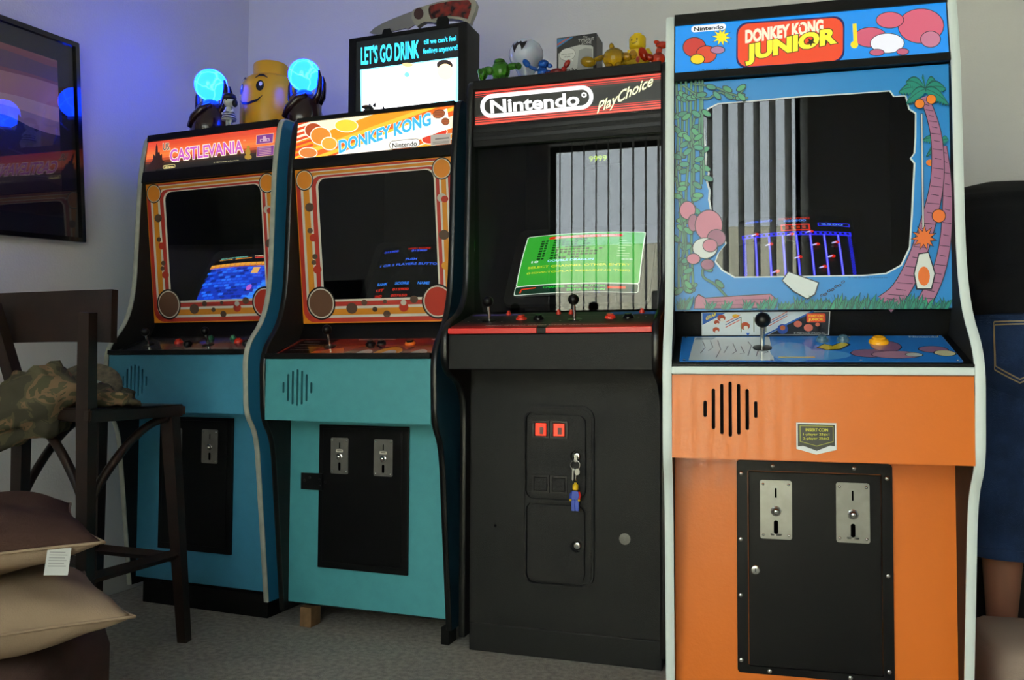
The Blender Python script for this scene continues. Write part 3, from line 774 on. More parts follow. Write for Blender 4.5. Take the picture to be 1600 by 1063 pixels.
# ---- the two turquoise cabinets -----------------------------------------------------------
def stripe_bezel(z0, z1):
    def f(a):
        cut = rrect(-.208, .232, z0+.082, z1-.036, .030, 5)
        def ring(g, tl=0): return rrect(-.208-g*.088, .232+g*.062, z0+.082-g*.078, z1-.036+g*.033, .030+g*.016, 5)
        cols = [('#b8352a', 1.3), ('#e9e2d2', .8), ('#dd8f26', 1.9), ('#e9e2d2', .8), ('#b8352a', 1.4), ('#e9e2d2', .7), ('#b8352a', .0)][:6]
        tot = sum(c[1] for c in cols); g = 1.0
        a.poly([(-.299, z0), (.299, z0), (.299, z1), (-.299, z1)], '#e08a1e', [ring(1)])
        for k, (c, wd_) in enumerate(cols):
            g2 = g-wd_/tot
            a.poly(ring(g), c, [ring(g2) if k < len(cols)-1 else cut]); g = g2
        # medallions, left plain
        for x, z, r, c in ((-.262, z1-.024, .036, '#e0892a'), (.262, z1-.022, .036, '#e0892a'), (-.222, z0+.070, .058, '#6a4a38'), (.226, z0+.066, .058, '#b4301e')):
            z = min(z, z1-r-.0005) if z > z0+.3 else z
            a.circ(x, z, r, '#0c0a0a', r, n=32); a.circ(x, z, r*.90, '#d8d2c4', r*.90, n=32); a.circ(x, z, r*.82, c, r*.82, n=32)
        # small plain dots along the stripes
        rnd = random.Random(11)
        for x, z, r, c in ((-.247, z1-.13, .018, '#5c4638'), (-.25, z1-.21, .011, '#5c4638'), (-.238, z1-.235, .016, '#b4301e'), (-.236, z1-.30, .011, '#5c4638'), (-.242, z1-.32, .010, '#5c4638'), (-.229, z1-.345, .017, '#b4301e'),
                           (.258, z1-.13, .017, '#cfc8bc'), (.268, z1-.135, .013, '#b4301e'), (.26, z1-.25, .019, '#5c4638'), (.262, z1-.35, .016, '#e09a2a'),
                           (-.10, z0+.05, .022, '#5c4638'), (-.05, z0+.068, .012, '#5c4638'), (-.01, z0+.045, .010, '#5c4638'), (.035, z0+.028, .014, '#5c4638'), (.03, z0+.07, .008, '#5c4638'), (.10, z0+.05, .018, '#b4301e'), (.10, z0+.065, .011, '#cfc8bc'), (.14, z0+.075, .015, '#5c4638')):
            a.circ(x, z, r, c, r*.85, n=14)
    return f
def dk_marquee(a):
    Q = [(464, 193.6), (710.5, 163.3), (705, 225), (456.3, 251.5)]
    a.conv = homography(Q, [(-.298, 1.741), (.298, 1.741), (.298, 1.609), (-.298, 1.609)])
    # diagonal rays, clipped to the panel
    def clip(poly):
        def side(p, A, Bq): return (Bq[0]-A[0])*(p[1]-A[1]) - (Bq[1]-A[1])*(p[0]-A[0])
        out = poly
        for i in range(4):
            A, Bq = Q[i], Q[(i+1) % 4]; new = []
            for j in range(len(out)):
                p, q = out[j], out[(j+1) % len(out)]; sp, sq = side(p, A, Bq), side(q, A, Bq)
                if sp >= 0: new.append(p)
                if (sp >= 0) != (sq >= 0):
                    t = sp/(sp-sq); new.append((p[0]+(q[0]-p[0])*t, p[1]+(q[1]-p[1])*t))
            out = new
            if not out: break
        return out
    a.poly(Q, '#fff0c8')
    def band(y0, y1, sl, c, x0=440, x1=730):
        p = clip([(x0, y0), (x1, y0+sl*(x1-x0)), (x1, y1+sl*(x1-x0)), (x0, y1)])
        if len(p) > 2: a.poly(p, c)
    for y0, y1, c in ((188, 206, '#f59a1e'), (206, 213, '#fbc23a'), (213, 221, '#ee6a1c'), (221, 227, '#fbc23a'), (227, 235, '#e85a1c')): band(y0+44, y1+44, -.37, c)
    for y0, y1, c in ((306, 314, '#ee6a1c'), (316, 322, '#f9a824'), (324, 331, '#f07a1e'), (333, 338, '#fbc23a'), (340, 349, '#e85a1c')): band(y0-8, y1-8, -.37, c)
    for k in range(7): a.poly(clip([(455, 196+k*8), (486, 186+k*8), (486, 190+k*8), (455, 200.5+k*8)]), '#d84820')
    # plain soft shapes instead of the figures
    for x, y, rx, ry, c in ((488, 205, 15, 13, '#b0481e'), (499, 214, 17, 15, '#e08a2e'), (478, 241, 15, 9, '#d9803a'), (512, 226, 13, 11, '#f0a83a'), (540, 197, 19, 11, '#fbd23c'), (686, 205, 14, 9, '#d83a24'), (670, 218, 12, 8, '#d83a24')):
        a.circ(x, y, rx, '#fff6e0', ry); a.circ(x, y, rx-1.4, c, ry-1.4)
    a.poly(clip([(508, 250), (700, 168), (704, 200), (530, 262)]), '#fff6e6')
    a.outlined('DONKEY KONG', 527, 674, 242, 221, '#3fb4e2', '#e4fbff', off=.035, eoff=.03, rise=-47)
    for x, y, rx, ry, rt in ((687, 177, 10, 7, -.3), (697, 189, 6.5, 6, 0)):
        a.circ(x, y, rx, '#5c2a1c', ry, rot=rt); a.circ(x, y, rx-1, '#a8582e', ry-1, rot=rt)
        for k in (-.4, 0, .4): a.stroke([(x-rx*.7, y+k*ry*1.2-rt*rx*-.6), (x+rx*.7, y+k*ry*1.2+rt*rx*.6)], .8, '#5c2a1c')
    pill = lambda g: [(x, y-.107*(x-608)) for x, y in rrect(608-g, 655+g, 222-g, 234+g, 5.8+g)]
    a.poly(pill(.9), '#241c14'); a.poly(pill(0), '#fffdf4')
    a.text('Nintendo', 612, 651, 232.6, 224.6, '#201c18', off=.02, rise=-4.2)
    st = [(673, 211), (704.5, 207.5), (704.5, 224.5), (673, 228)]
    a.poly(st, '#a39c90'); a.stroke([(680, 217.5), (702, 215)], 2.2, '#6c6862')
    for k in range(3): a.stroke([(676, 222.5+k*1.6), (702, 219.7+k*1.6)], .6, '#5c5852')
def dk_cp(a, CL):
    a.rect(-.283, .006, .283, .020, '#e0962a')
    a.rect(-.283, .020, .283, CL-.006, '#96281e')
    a.poly([(-.275, .022), (-.155, .022), (-.13, CL-.012), (-.268, CL-.012)], '#231614')
    for k in range(4): a.stroke([(-.255, .154-k*.028), (-.19+.012*(k % 2), .154-k*.028)], .004, '#7c746c')
    a.poly([(-.155, .021), (-.02, .021), (-.06, .09), (-.15, .05)], '#c8561c')
    for x, z, r, c in ((.04, .03, .062, '#4a2a22'), (.13, .03, .055, '#d88a1e'), (.235, .03, .06, '#6a1c18')):
        P = [(x+r*1.05*math.cos(PI*k/14), .021+r*1.5*math.sin(PI*k/14)) for k in range(15)]
        a.poly(P, '#1a100e'); a.poly([(x+(p[0]-x)*.86, .021+(p[1]-.021)*.86) for p in P], c); a.poly([(x+.006+(p[0]-x)*.45, .021+(p[1]-.021)*.5) for p in P], '#c0b4a8')
    a.text('Nintendo', .225, .275, CL-.026, CL-.015, '#e6ddd0', off=.02)
    a.stroke([(-.05, CL-.017), (.09, CL-.017)], .006, '#b8a89c')
def dk_controls(t, at, n, CL):
    joystick(t, *at(-.118, .10), n, None, m_blackplastic, rb=.0165, h=.06)
    for x in (.022, .062): button(t, *at(x, .125), n, m_blackplastic, m_blackplastic, .0165)
    button(t, *at(.168, .125), n, mat('orange_button', '#e06a1c', .35), m_blackplastic, .018)
def dk_screen(a):
    a.text('015900', .04, .26, .93, .96, '#3a5aff', off=.02); a.text('HIGH SCORE', .40, .72, .955, .98, '#e02818', off=.01); a.text('015900', .46, .68, .92, .95, '#4a6cff', off=.02)
    a.text('PUSH', .42, .58, .80, .83, '#3a70ff', off=.02); a.text('1 OR 2 PLAYERS BUTTON', .06, .94, .73, .762, '#3a70ff', off=.02)
    a.text('RANK', .12, .27, .475, .51, '#3a8cff', off=.02); a.text('SCORE', .38, .58, .475, .51, '#3a8cff', off=.02); a.text('NAME', .70, .86, .475, .51, '#3a8cff', off=.02)
    for k, (r, s) in enumerate((('1ST', '015900'), ('2ND', '007650'), ('3RD', '006100'), ('4TH', '005950'), ('5TH', '004300'))):
        c = '#e0301c' if k < 3 else '#e0c01c'
        a.text(r, .13, .24, .40-k*.075, .432-k*.075, c, off=.02); a.text(s, .37, .60, .40-k*.075, .432-k*.075, c, off=.02)
def cv_screen(a):
    a.rect(.03, .90, .97, .96, '#101418')
    a.text('SCORE-004300', .05, .40, .93, .955, '#7ad8c0', off=.02); a.text('PLAYER', .05, .22, .90, .922, '#f0b040', off=.02); a.rect(.26, .90, .46, .92, '#e08a20'); a.rect(.5, .90, .7, .92, '#d03020')
    a.text('TIME 0232  STAGE 01', .48, .96, .93, .955, '#e8c8a0', off=.02)
    a.rect(.02, .02, .98, .78, '#1238c8')
    rnd = random.Random(2)
    for r in range(13):
        for k in range(15):
            x = .02+k*.066+(r % 2)*.033
            if x < .93: a.rect(x+.003, .13+r*.047, x+.060, .168+r*.047, rnd.choice(('#1a5af0', '#2a78ff', '#123cc0', '#0c2a90')))
    for z in (.70, .02):
        for k in range(15): a.rect(.02+k*.064, z, .02+k*.064+.060, z+.075, '#f2a838'); a.rect(.02+k*.064, z, .02+k*.064+.060, z+.02, '#c06a1c')
    for k in range(9): a.rect(.66+k*.03, .12+k*.055, .75+k*.03, .165+k*.055, '#3a90ff')
    a.rect(.60, .55, .68, .66, '#f0b860'); a.circ(.66, .30, .03, '#c060d0', .05); a.circ(.84, .25, .03, '#e0a040', .05)
def cv_marquee(a):
    Q = [(235.6, 220.7), (438.3, 197), (430.4, 248.3), (229, 270.7)]
    a.conv = homography(Q, [(-.298, 1.745), (.298, 1.745), (.298, 1.626), (-.298, 1.626)])
    def row(t): return [(Q[0][0]+(Q[3][0]-Q[0][0])*t, Q[0][1]+(Q[3][1]-Q[0][1])*t), (Q[1][0]+(Q[2][0]-Q[1][0])*t, Q[1][1]+(Q[2][1]-Q[1][1])*t)]
    cs = ['#d8452c', '#dc4c2c', '#e2562e', '#e86232', '#ee7036', '#f07c3a', '#ee7038', '#b84c28', '#6c3220', '#33241c', '#221e1c', '#1c1a1a']
    for k, c in enumerate(cs):
        A, Bq = row(k/len(cs)), row((k+1)/len(cs)); a.poly([A[0], A[1], Bq[1], Bq[0]], c)
    a.poly([(231, 268), (243, 250), (244, 240), (247, 244), (248, 228), (249.5, 222.5), (251, 228), (251.5, 238), (254, 236), (255, 243), (258, 240), (258.5, 250), (262, 253), (258, 258), (268, 258), (266, 262), (240, 268)], '#2c1410')
    a.outlined('US.', 259.5, 271.5, 234.5, 222.5, '#3a2438', '#f2d8b0', off=.02, eoff=.045, rise=-1)
    a.outlined('CASTLEVANIA', 271, 386, 254, 233, '#c85cc0', '#fff2d8', off=.025, eoff=.045, rise=-15)
    a.text('TM', 386.5, 390, 220, 218, '#f2d8b0')
    pill = [(x, y-.11*(x-259)) for x, y in rrect(259.5, 279.5, 259.5, 265.5, 2.9)]
    a.poly(pill, '#e8d890', [[(x, y-.11*(x-259)) for x, y in rrect(260.2, 278.8, 260.2, 264.8, 2.2)]]); a.text('Nintendo', 262, 277, 264.2, 261, '#e8d890', off=.03, rise=-1.6)
    a.text('© 1987 Nintendo of America Inc.', 340, 379, 256, 254, '#d8d0a0', rise=-4.2)
    for x, y, rx, ry in ((394, 230, 2.6, 2.8), (393, 238, 4.0, 6), (393, 246, 5.5, 4)): a.circ(x, y, rx, '#a8842a', ry)
    for y0, y1 in ((210.5, 226), (229.5, 246)):
        b = [(x, y-.115*(x-407)) for x, y in ((407, y0), (433.5, y0), (431.5, y1), (405.5, y1))]
        a.poly(b, '#e0b090'); mx = sum(p[0] for p in b)/4; my = sum(p[1] for p in b)/4
        a.poly([(mx+(x-mx)*.94, my+(y-my)*.90) for x, y in b], '#7a3a86')
    for k in range(5): a.stroke([(409, 232+k*2.6), (428, 229.8+k*2.6)], .8, '#d8a8a0')
    a.poly([(412, 222), (427, 220.3), (426.5, 215.5), (422, 216), (421, 212), (417, 212.5), (416.5, 216.7), (412, 217.2)], '#c8a0b8'); a.circ(415, 219.5, 1.4, '#5a2a66'); a.circ(424, 218.5, 1.4, '#5a2a66')
def cv_cp(a, CL):
    a.rect(-.283, .008, .283, CL-.006, '#101010')
    for x0, x1 in ((-.262, -.015), (.012, .262)): a.poly(rrect(x0, x1, .018, CL-.02, .004, 2), '#4a4a4c')
def cv_controls(t, at, n, CL):
    mr = mat('red_button', '#c8301e', .35); mg = mat('green_button', '#1c6a48', .35)
    for x in (-.20, .075): joystick(t, *at(x, .085), n, None, m_blackplastic, rb=.015, h=.052)
    for x in (-.085, .185): button(t, *at(x, .115), n, mr, mr, .016)
    for x in (-.03, .232): button(t, *at(x, .10), n, m_blackplastic, m_blackplastic, .016)
    for x in (.03, .13): button(t, *at(x, .155), n, mg, mg, .012)
m_teal = mat('turquoise_paint', '#4a9ca6', 0.5, bump=.12, bscale=160, var=.06, vscale=30)
m_blue = mat('blue_paint', '#3c88aa', 0.5, bump=.12, bscale=160, var=.06, vscale=30)
lit_dk = print_mat('backlit_marquee_yellow', 0.25, estr=1.35)
lit_cv = print_mat('backlit_marquee_red', 0.25, estr=1.25)
m_bmold = mat('black_edge_moulding', '#0d0d0d', 0.28)
m_wmold = mat('aged_edge_moulding', '#b9bcae', 0.55, var=.25, vscale=22)
dk, dk_low, dkP, dk_top = nintendo_cab('arcade_cabinet', 'turquoise arcade cabinet with black edging and glowing yellow striped marquee', -.531696, 2.656633, 20.002, .0237,
    dict(side=mat('dark_blue_side', '#1f4256', 0.4), mold=m_bmold, front=m_teal, rail=m_black),
    dict(bezel=(.219, .152, 1.038, 1.570), marquee=(.150, 1.607, .168, 1.743), bezel_art=stripe_bezel(1.038, 1.570), marquee_art=dk_marquee, cp_art=dk_cp, controls=dk_controls,
         crt=(.33, 1.03, .51, 1.335, .285), screen=dk_screen, lit=lit_dk))
cv, cv_low, cvP, cv_top = nintendo_cab('arcade_cabinet', 'blue arcade cabinet with chipped white edging and red marquee, behind the bar stool', -1.184356, 2.926481, 21.489, .0387,
    dict(side=mat('blue_side', '#2e7fae', 0.4), mold=m_wmold, front=m_blue, rail=m_black),
    dict(bezel=(.219, .160, 1.053, 1.580), marquee=(.150, 1.623, .168, 1.747), bezel_art=stripe_bezel(1.053, 1.580), marquee_art=cv_marquee, cp_art=cv_cp, controls=cv_controls,
         crt=(.30, 1.10, .46, 1.335, .40), screen=cv_screen, lit=lit_cv))
def teal_coin_door(t, x0, x1, z0, z1, plates, label):
    y = .155
    d = obj('coin_door', nbox(x0, x1, y-.010, y-.0003, z0, z1, bev=.002), m_blackmetal, t)
    obj('door_panel', nbox(x0+.018, x1-.022, y-.0135, y-.0102, z0+.022, z1-.012, bev=.001), m_blackmetal, d)
    for a in plates: coin_plate(d, *a, y-.0137, label=label)
    return d
dd = teal_coin_door(dk, -.181, .157, .210, .690, ((-.131, -.064, .5275, .6475), (.033, .102, .5265, .6475)), '25¢')
hb = obj('hasp_bracket', nbox(-.2435, -.16, .155-.021, .155-.0145, .470, .5255, bev=.001), m_blackmetal, dd)
b0 = None
for x, z in ((-.228, .500), (-.208, .511), (-.168, .505), (-.168, .485), (-.152, .498)):
    if b0 is None: b0 = obj('bolt', screw(B(), 0, 0, 0, .005), m_blackplastic, hb, smooth=R(50), loc=(x, .155-.0205 if x < -.16 else .155-.0135, z))
    else: again(b0, (x, .155-.0205 if x < -.16 else .155-.0135, z))
teal_coin_door(cv, -.19, .145, .215, .700, ((.012, .084, .5365, .658), (-.150, -.080, .5365, .658)), None)
obj('plinth', nbox(-.285, .285, .175, .76, 0, .083, bev=.002), m_black, cv)
# blocks the turquoise cabinet stands on
m_wood = mat('raw_wood', '#8a6a48', 0.8, var=.3, vscale=30)
w0 = None
for x, lb in ((-.235, 'small raw wood block propping the left foot of the turquoise cabinet'), (.285, 'dark wood block propping the right foot of the turquoise cabinet')):
    p = dk.location + Matrix.Rotation(PHI-R(20.002), 3, 'Z') @ Vector((x, .19, 0))
    bmw = nbox(-.022, .022, -.03, .03, 0, .066, bev=.002) if x < 0 else nbox(-.0145, .0145, -.03, .03, 0, .055, bev=.002)
    o = obj('wood_block', bmw, m_wood if x < 0 else m_black, loc=p); o.rotation_euler.z = PHI-R(20)
    tag(o, lb, 'block', 'blocks under the turquoise cabinet')

# ---- the black cabinet ----------------------------------------------------------------------
PCX, PCZ, PCYAW = .0988053, 2.3932530, 17.7
m_pc = mat('black_vinyl', '#131414', 0.52, spec=.28, bump=.25, bscale=420)
m_pcp = mat('black_moulded_plastic', '#121212', 0.45, spec=.3, bump=.35, bscale=500)
m_red = mat('red_panel_paint', '#d01c16', 0.35, bump=.08, bscale=200)
pc = thing('arcade_cabinet', 'all-black arcade cabinet with red striped marquee and red control panel edge', 'arcade cabinet', c2w(PCX, PCZ), PHI-R(PCYAW), 'upright arcade cabinets along the wall')
pcP = [(.150, .05), (.150, .82), (-.014, .875), (-.014, 1.005), (.160, 1.075), (.182, 1.60), (.190, 1.805)]
pc_top = sides(pc, pcP, .80, [0, .10, .05, .05, .10, .15, .06, .05, 0], m_black, m_bmold)
obj('top_panel', nbox(-.3005, .3005, .205, .795, pc_top-.024, pc_top-.006), m_black, pc)
obj('back_panel', nbox(-.3005, .3005, .778, .796, .06, pc_top-.026), m_blackin, pc)
obj('plinth', nbox(-.3005, .3005, .190, .76, 0, .086, bev=.003), m_pc, pc)
# lower front with a mounting bolt, a spare hole and the moulded coin door
pf = obj('lower_front', nplate([(-.3005, .0875), (.3005, .0875), (.3005, .877), (-.3005, .877)], .190, .206, [ell(-.216, .391, .0045, n=10)]), m_pc, pc)
obj('washer_bolt', cyl_y(.191, .190, .376, [(.017, 0), (.017, .0015), (.011, .002), (.007, .0022), (.007, .004), (.0045, .0042), (.0045, .002), (.0002, .002)]), mat('dull_zinc', '#5c5c5a', .45, .6), pf, smooth=R(40))
obj('panel_box', nbox(-.3005, .3005, 0, .19, .878, .981, bev=.002), m_pc, pc)
fr = obj('coin_door_frame', nplate(rrect(-.127, .099, .221, .769, .04, 6), .178, .1897, [rrect(-.115, .080, .483, .748, .026, 5), rrect(-.112, .078, .228, .474, .026, 5)]), m_pcp, pc)
obj('frame_rib', nplate(rrect(-.120, .0925, .2245, .760, .034, 6), .1745, .1778, [rrect(-.1165, .0885, .2275, .7555, .031, 6)]), m_pcp, fr)
d1 = obj('coin_door', nplate(rrect(-.109, .073, .491, .740, .024, 5), .1765, .1885, [ell(.0455, .617, .0175, n=18)]), m_pcp, pc)
d2 = obj('cash_door', nplate(rrect(-.106, .070, .236, .467, .024, 5), .1765, .1885, [ell(.0475, .348, .0175, n=18)]), m_pcp, pc)
for dd_, (lx, lz) in ((d1, (.0455, .617)), (d2, (.0475, .348))):
    obj('lock_well', nplate(ell(lx, lz, .0245, n=24), .1735, .1764, [ell(lx, lz, .0185, n=24)]), m_pcp, dd_)
    lock(dd_, lx, .183, lz, .0115)
m_lamp = mat('red_coin_lamp', '#ff3a18', .3, emit='#ff2810', estr=1.3)
for x in (-.0645, -.0075):
    f = obj('coin_button', nplate(rrect(x-.027, x+.027, .669, .722, .002, 2), .1715, .1764, [rrect(x-.0225, x+.0225, .674, .7175, .001, 2)]), m_blackplastic, d1)
    obj('lit_window', nbox(x-.0165, x+.0165, .1705, .1740, .677, .7145, bev=.001), m_lamp, f)
    a = Art(lambda u, v, l: (u, .1704-l, v)); a.rect(x-.004, .681, x+.010, .703, '#5a0a06'); a.text('25¢', x-.003, x+.008, .704, .710, '#5a0a06', off=.02); a.build('price_print', m_print, f)
    f = obj('return_slot', nplate(rrect(x-.027, x+.027, .503, .557, .002, 2), .1715, .1764, [rrect(x-.0215, x+.0215, .5085, .5515, .001, 2)]), m_blackplastic, d1)
    obj('return_flap', nbox(x-.0195, x+.0195, .1728, .1762, .5105, .5495, bev=.0015), m_pcp, f)
# control panel
C0 = Vector((0, -.004, .9985)); C1 = Vector((0, .205, 1.056))
cd_ = (C1-C0).normalized(); cn = Vector((0, -cd_.z, cd_.y)); CLp = (C1-C0).length
cpm = lambda a, b, l: tuple(C0 + Vector((a, 0, 0)) + cd_*b + cn*l)
cpp = obj('control_panel', nplate([(-.3005, .002), (.3005, .002), (.3005, CLp), (-.3005, CLp)], -.012, 0, fn=cpm), m_black, pc)
for x0, x1 in ((-.3005, -.028), (-.0015, .3005)): obj('red_lip', nbox(x0, x1, -.0075, .0, .982, .9985, bev=.0015), m_red, cpp)
obj('lip_hinge', nbox(-.0275, -.002, -.006, .0, .9825, .998, bev=.001), m_black, cpp)
a = Art(lambda u, v, l: cpm(u, v, .0006+l))
n_ = 12
for k in range(n_):
    t = k/(n_-1); c = [.66*(1-t)**1.6+.05, .07*(1-t)+.045, .06*(1-t)+.04]
    y0, y1 = .003+.10*k/n_, .003+.10*(k+1)/n_
    for x0, x1 in ((-.298, -.03), (.0, .298)): a.poly([(x0, y0), (x1, y0), (x1, y1), (x0, y1)], c)
a.poly([(-.298, .103), (.298, .103), (.298, CLp-.004), (-.298, CLp-.004)], '#1c1a18'); a.rect(-.03, .003, .0, CLp-.004, '#121212')
a.poly([(-.29, .175), (-.12, .175), (-.13, .198), (-.28, .198)], '#4a3a8a'); a.rect(-.275, .186, -.14, .189, '#8a80c0')
a.poly([(.14, .165), (.296, .165), (.296, .205), (.15, .205)], '#1c4a92')
a.stroke([(-.25, .155), (.13, .155)], .0016, '#8a8478'); a.stroke([(-.07, .060), (-.02, .060)], .0012, '#8a8478')
a.text('ENJOY SEVERAL GAMES WHILE TIME REMAINS!', -.195, .178, .021, .033, '#c8a898', off=.03, shear=.2)
for x, z in ((-.245, .115), (-.225, .08), (-.16, .082), (-.135, .15), (.02, .085), (.08, .085), (.245, .12), (.265, .13), (-.27, .09)): a.circ(x, z, .003, '#c8c0b4', n=8)
a.build('panel_print', print_mat('worn_panel_print', .55), cpp)
at = lambda u, v: cpm(u, v, .0008)
for x in (-.205, .06): joystick(pc, *at(x, .10), cn, None, m_blackplastic, rb=.0165, h=.060)
mr = mat('red_button', '#c8301e', .35)
for x in (-.108, .163): button(pc, *at(x, .115), cn, mr, mr, .0165)
for x in (-.054, .216): button(pc, *at(x, .115), cn, m_blackplastic, m_blackplastic, .0165)
for x in (-.17, -.01, .03, .245): button(pc, *at(x, .185), cn, mr, mr, .008)
# glass, bezel, marquee
obj('screen_glass', nbox(-.2995, .2995, .212, .215, 1.062, 1.592), m_glass, pc)
obj('glass_retainer', nbox(-.3, .3, .196, .211, 1.592, 1.660, bev=.002), m_black, pc)
for z in (1.612, 1.638): obj('groove_strip', nbox(-.3, .3, .1945, .1965, z, z+.012, bev=.0006), m_blackplastic, pc)
def pc_marquee(a):
    Q = [(742.6, 144.5), (1032.6, 114), (1032.6, 169.3), (739, 197.5)]
    a.conv = homography(Q, [(-.296, 1.773), (.298, 1.773), (.298, 1.665), (-.296, 1.665)])
    a.poly(Q, '#26251e')
    def row(t): return [(Q[0][0]+(Q[3][0]-Q[0][0])*t, Q[0][1]+(Q[3][1]-Q[0][1])*t), (Q[1][0]+(Q[2][0]-Q[1][0])*t, Q[1][1]+(Q[2][1]-Q[1][1])*t)]
    for t0, t1, c in ((.0, .055, '#f04838'), (.085, .115, '#e83c30'), (.145, .165, '#d03028'), (.76, .785, '#d03028'), (.81, .845, '#e83c30'), (.875, .915, '#f04838'), (.94, 1.0, '#f0503e')):
        A, Bq = row(t0), row(t1); a.poly([A[0], A[1], Bq[1], Bq[0]], c)
    A, Bq = row(.24), row(.70); a.poly([A[0], A[1], Bq[1], Bq[0]], '#16150f')
    pill = lambda g: [(x, y-.099*(x-749)) for x, y in rrect(749-g, 928+g, 149.5-g, 187.5+g, 18.8+g, 9)]
    a.poly(pill(0), '#ffffff'); a.poly(pill(-6.5), '#23221c')
    a.text('Nintendo', 765, 906, 179, 157, '#ffffff', off=.03, rise=-13.5)
    a.circ(913.5, 148.5, 4.2, '#ffffff'); a.circ(913.5, 148.5, 1.9, '#23221c')
    a.outlined('PlayChoice', 933, 1021, 183, 161, '#fdfbd0', '#8a8a5a', off=.012, eoff=.018, shear=.35, rise=-45)
    a.text('© 1986 Nintendo of America Inc.', 987, 1021, 177.4, 175.6, '#e8e8d8', rise=-3.4)
mq = obj('marquee', nbox(-.3, .3, .2008, .206, 1.660, 1.779), m_blackin, pc)
a = Art(lambda u, v, l: (u, .2002-l, v)); pc_marquee(a)
a.build('marquee_art', print_mat('backlit_marquee_white', 0.25, estr=1.25), mq)
obj('marquee_retainer', nbox(-.3, .3, .190, .2005, 1.776, pc_top-.002, bev=.002), m_black, pc)
def pc_screen(a):
    a.poly(rrect(.0, 1.0, .14, 1.0, .02), '#e8ffe0'); a.poly(rrect(.008, .992, .15, .99, .02), '#35b030')
    a.poly(rrect(.20, .82, .905, .955, .02), '#e02818'); a.text('CHANNEL SELECT MENU', .25, .77, .915, .945, '#ffe0d0', off=.02)
    rnd = random.Random(4)
    for k in range(8):
        z = .86-k*.048
        a.rect(.14, z, .17, z+.03, '#0c3a10'); a.rect(.18, z, .20, z+.03, '#0c3a10')
        for j in range(rnd.randint(7, 12)): a.rect(.25+j*.036, z, .25+j*.036+.028, z+.03, '#0c4a10') if rnd.random() > .12 else None
        a.rect(.80, z+.008, .80+.04*rnd.randint(0, 2)+.02, z+.02, '#b8f0b0')
    a.text('10', .10, .16, .475, .51, '#e8fff0', off=.03); a.text('DOUBLE DRAGON', .24, .62, .475, .51, '#a8f4ff', off=.03); a.text('***', .84, .93, .475, .50, '#e8fff0')
    a.text('SELECT CHANNEL OTHER ENTRY', .08, .92, .385, .42, '#d8f030', off=.02)
    a.text('(HOW-TO-PLAY REMAINING TIME)', .08, .92, .295, .33, '#d8f030', off=.02)
    a.poly(rrect(.0, 1.0, .0, .125, .02), '#d8e8d0'); a.poly(rrect(.006, .994, .008, .118, .02), '#06301a')
    a.text('CHANNEL SELECT BUTTON', .24, .74, .075, .105, '#28e038', off=.02); a.text('ENTER BUTTON', .44, .74, .025, .055, '#28e038', off=.02)
    a.stroke([(.05, .03), (.06, .08), (.18, .09)], .016, '#e04018'); a.rect(.76, .05, .90, .085, '#e04018')
crt(pc, .345, 1.12, .505, 1.345, .415, pc_screen)
tmr = obj('timer_display', nbox(-.01, .12, .5, .53, 1.585, 1.635, bev=.002), m_blackin, pc)
a = Art(lambda u, v, l: (u, .4998-l, v)); a.text('9999', .012, .074, 1.596, 1.616, '#c8f020', off=.01); a.build('timer_digits', print_mat('screen_phosphor'), tmr)
# keys hanging in the upper lock
kr = thing('key_ring', 'small bunch of keys with a blue toy figure hanging from the upper lock', 'keys', pc.location, pc.rotation_euler.z)
ky = .170
tor = [(.0455+.0145*math.cos(2*PI*k/20), ky-.006, .592+.0145*math.sin(2*PI*k/20)) for k in range(20)]
bm = B(); rings = []
for k in range(20):
    c = Vector(tor[k]); r = Vector((math.cos(2*PI*k/20), 0, math.sin(2*PI*k/20)))
    rings.append([c + (r*math.cos(q)+Vector((0, 1, 0))*math.sin(q))*.0011 for q in [2*PI*j/6 for j in range(6)]])
obj('ring', ring_sweep(bm, rings, closed=True), m_chrome, kr, smooth=4)
kk = obj('key', nplate(rrect(.041, .050, .601, .622, .003), ky-.0005, ky+.0005), m_steel, kr)
obj('key_blade', nbox(.0435, .0475, ky-.001, ky+.012, .612, .620), m_steel, kk)
obj('key', nplate([(.036, .582), (.041, .582), (.040, .548), (.0375, .544), (.0355, .548)], ky-.006, ky-.0045), m_steel, kr)
obj('key', nplate(ell(.052, .572, .008, .010, 14), ky-.008, ky-.006), m_steel, kr)
obj('chain', ntube([(.0475, ky-.006, .578), (.0485, ky-.006, .565), (.047, ky-.006, .552), (.0485, ky-.006, .545)], .0015, 6), m_chrome, kr, smooth=4)
m_yel = mat('yellow_plastic', '#f2c61c', .35); m_bl = mat('blue_plastic', '#1f43b0', .35); m_rd = mat('red_plastic', '#c8281e', .35)
fg = obj('toy_body', nplate([(.0385, .515), (.0565, .515), (.0605, .490), (.0365, .490)], ky-.016, ky-.004), m_bl, kr)
obj('toy_head', nlathe([(.007, .518), (.0088, .520), (.0088, .533), (.007, .5355), (.0042, .536), (.0042, .540), (.0003, .540)], 16, Matrix.Translation((.0475, ky-.010, 0))), m_yel, kr, smooth=R(40))
for s, mm in ((-1, m_bl), (1, m_rd)):
    ar = obj('toy_arm', ntube([(.0475+s*.010, ky-.010, .513), (.0475+s*.015, ky-.012, .503), (.0475+s*.013, ky-.018, .492)], .0035, 8), mm, kr, smooth=4)
    obj('toy_hand', ball(B(), (.0475+s*.013, ky-.020, .489), .004, 8, 6), m_yel, ar, smooth=4)
for s in (-1, 1): obj('toy_leg', nbox(.0475+s*.006-.0055, .0475+s*.006+.0055, ky-.016, ky-.004, .456, .4895, bev=.001), m_bl, kr)

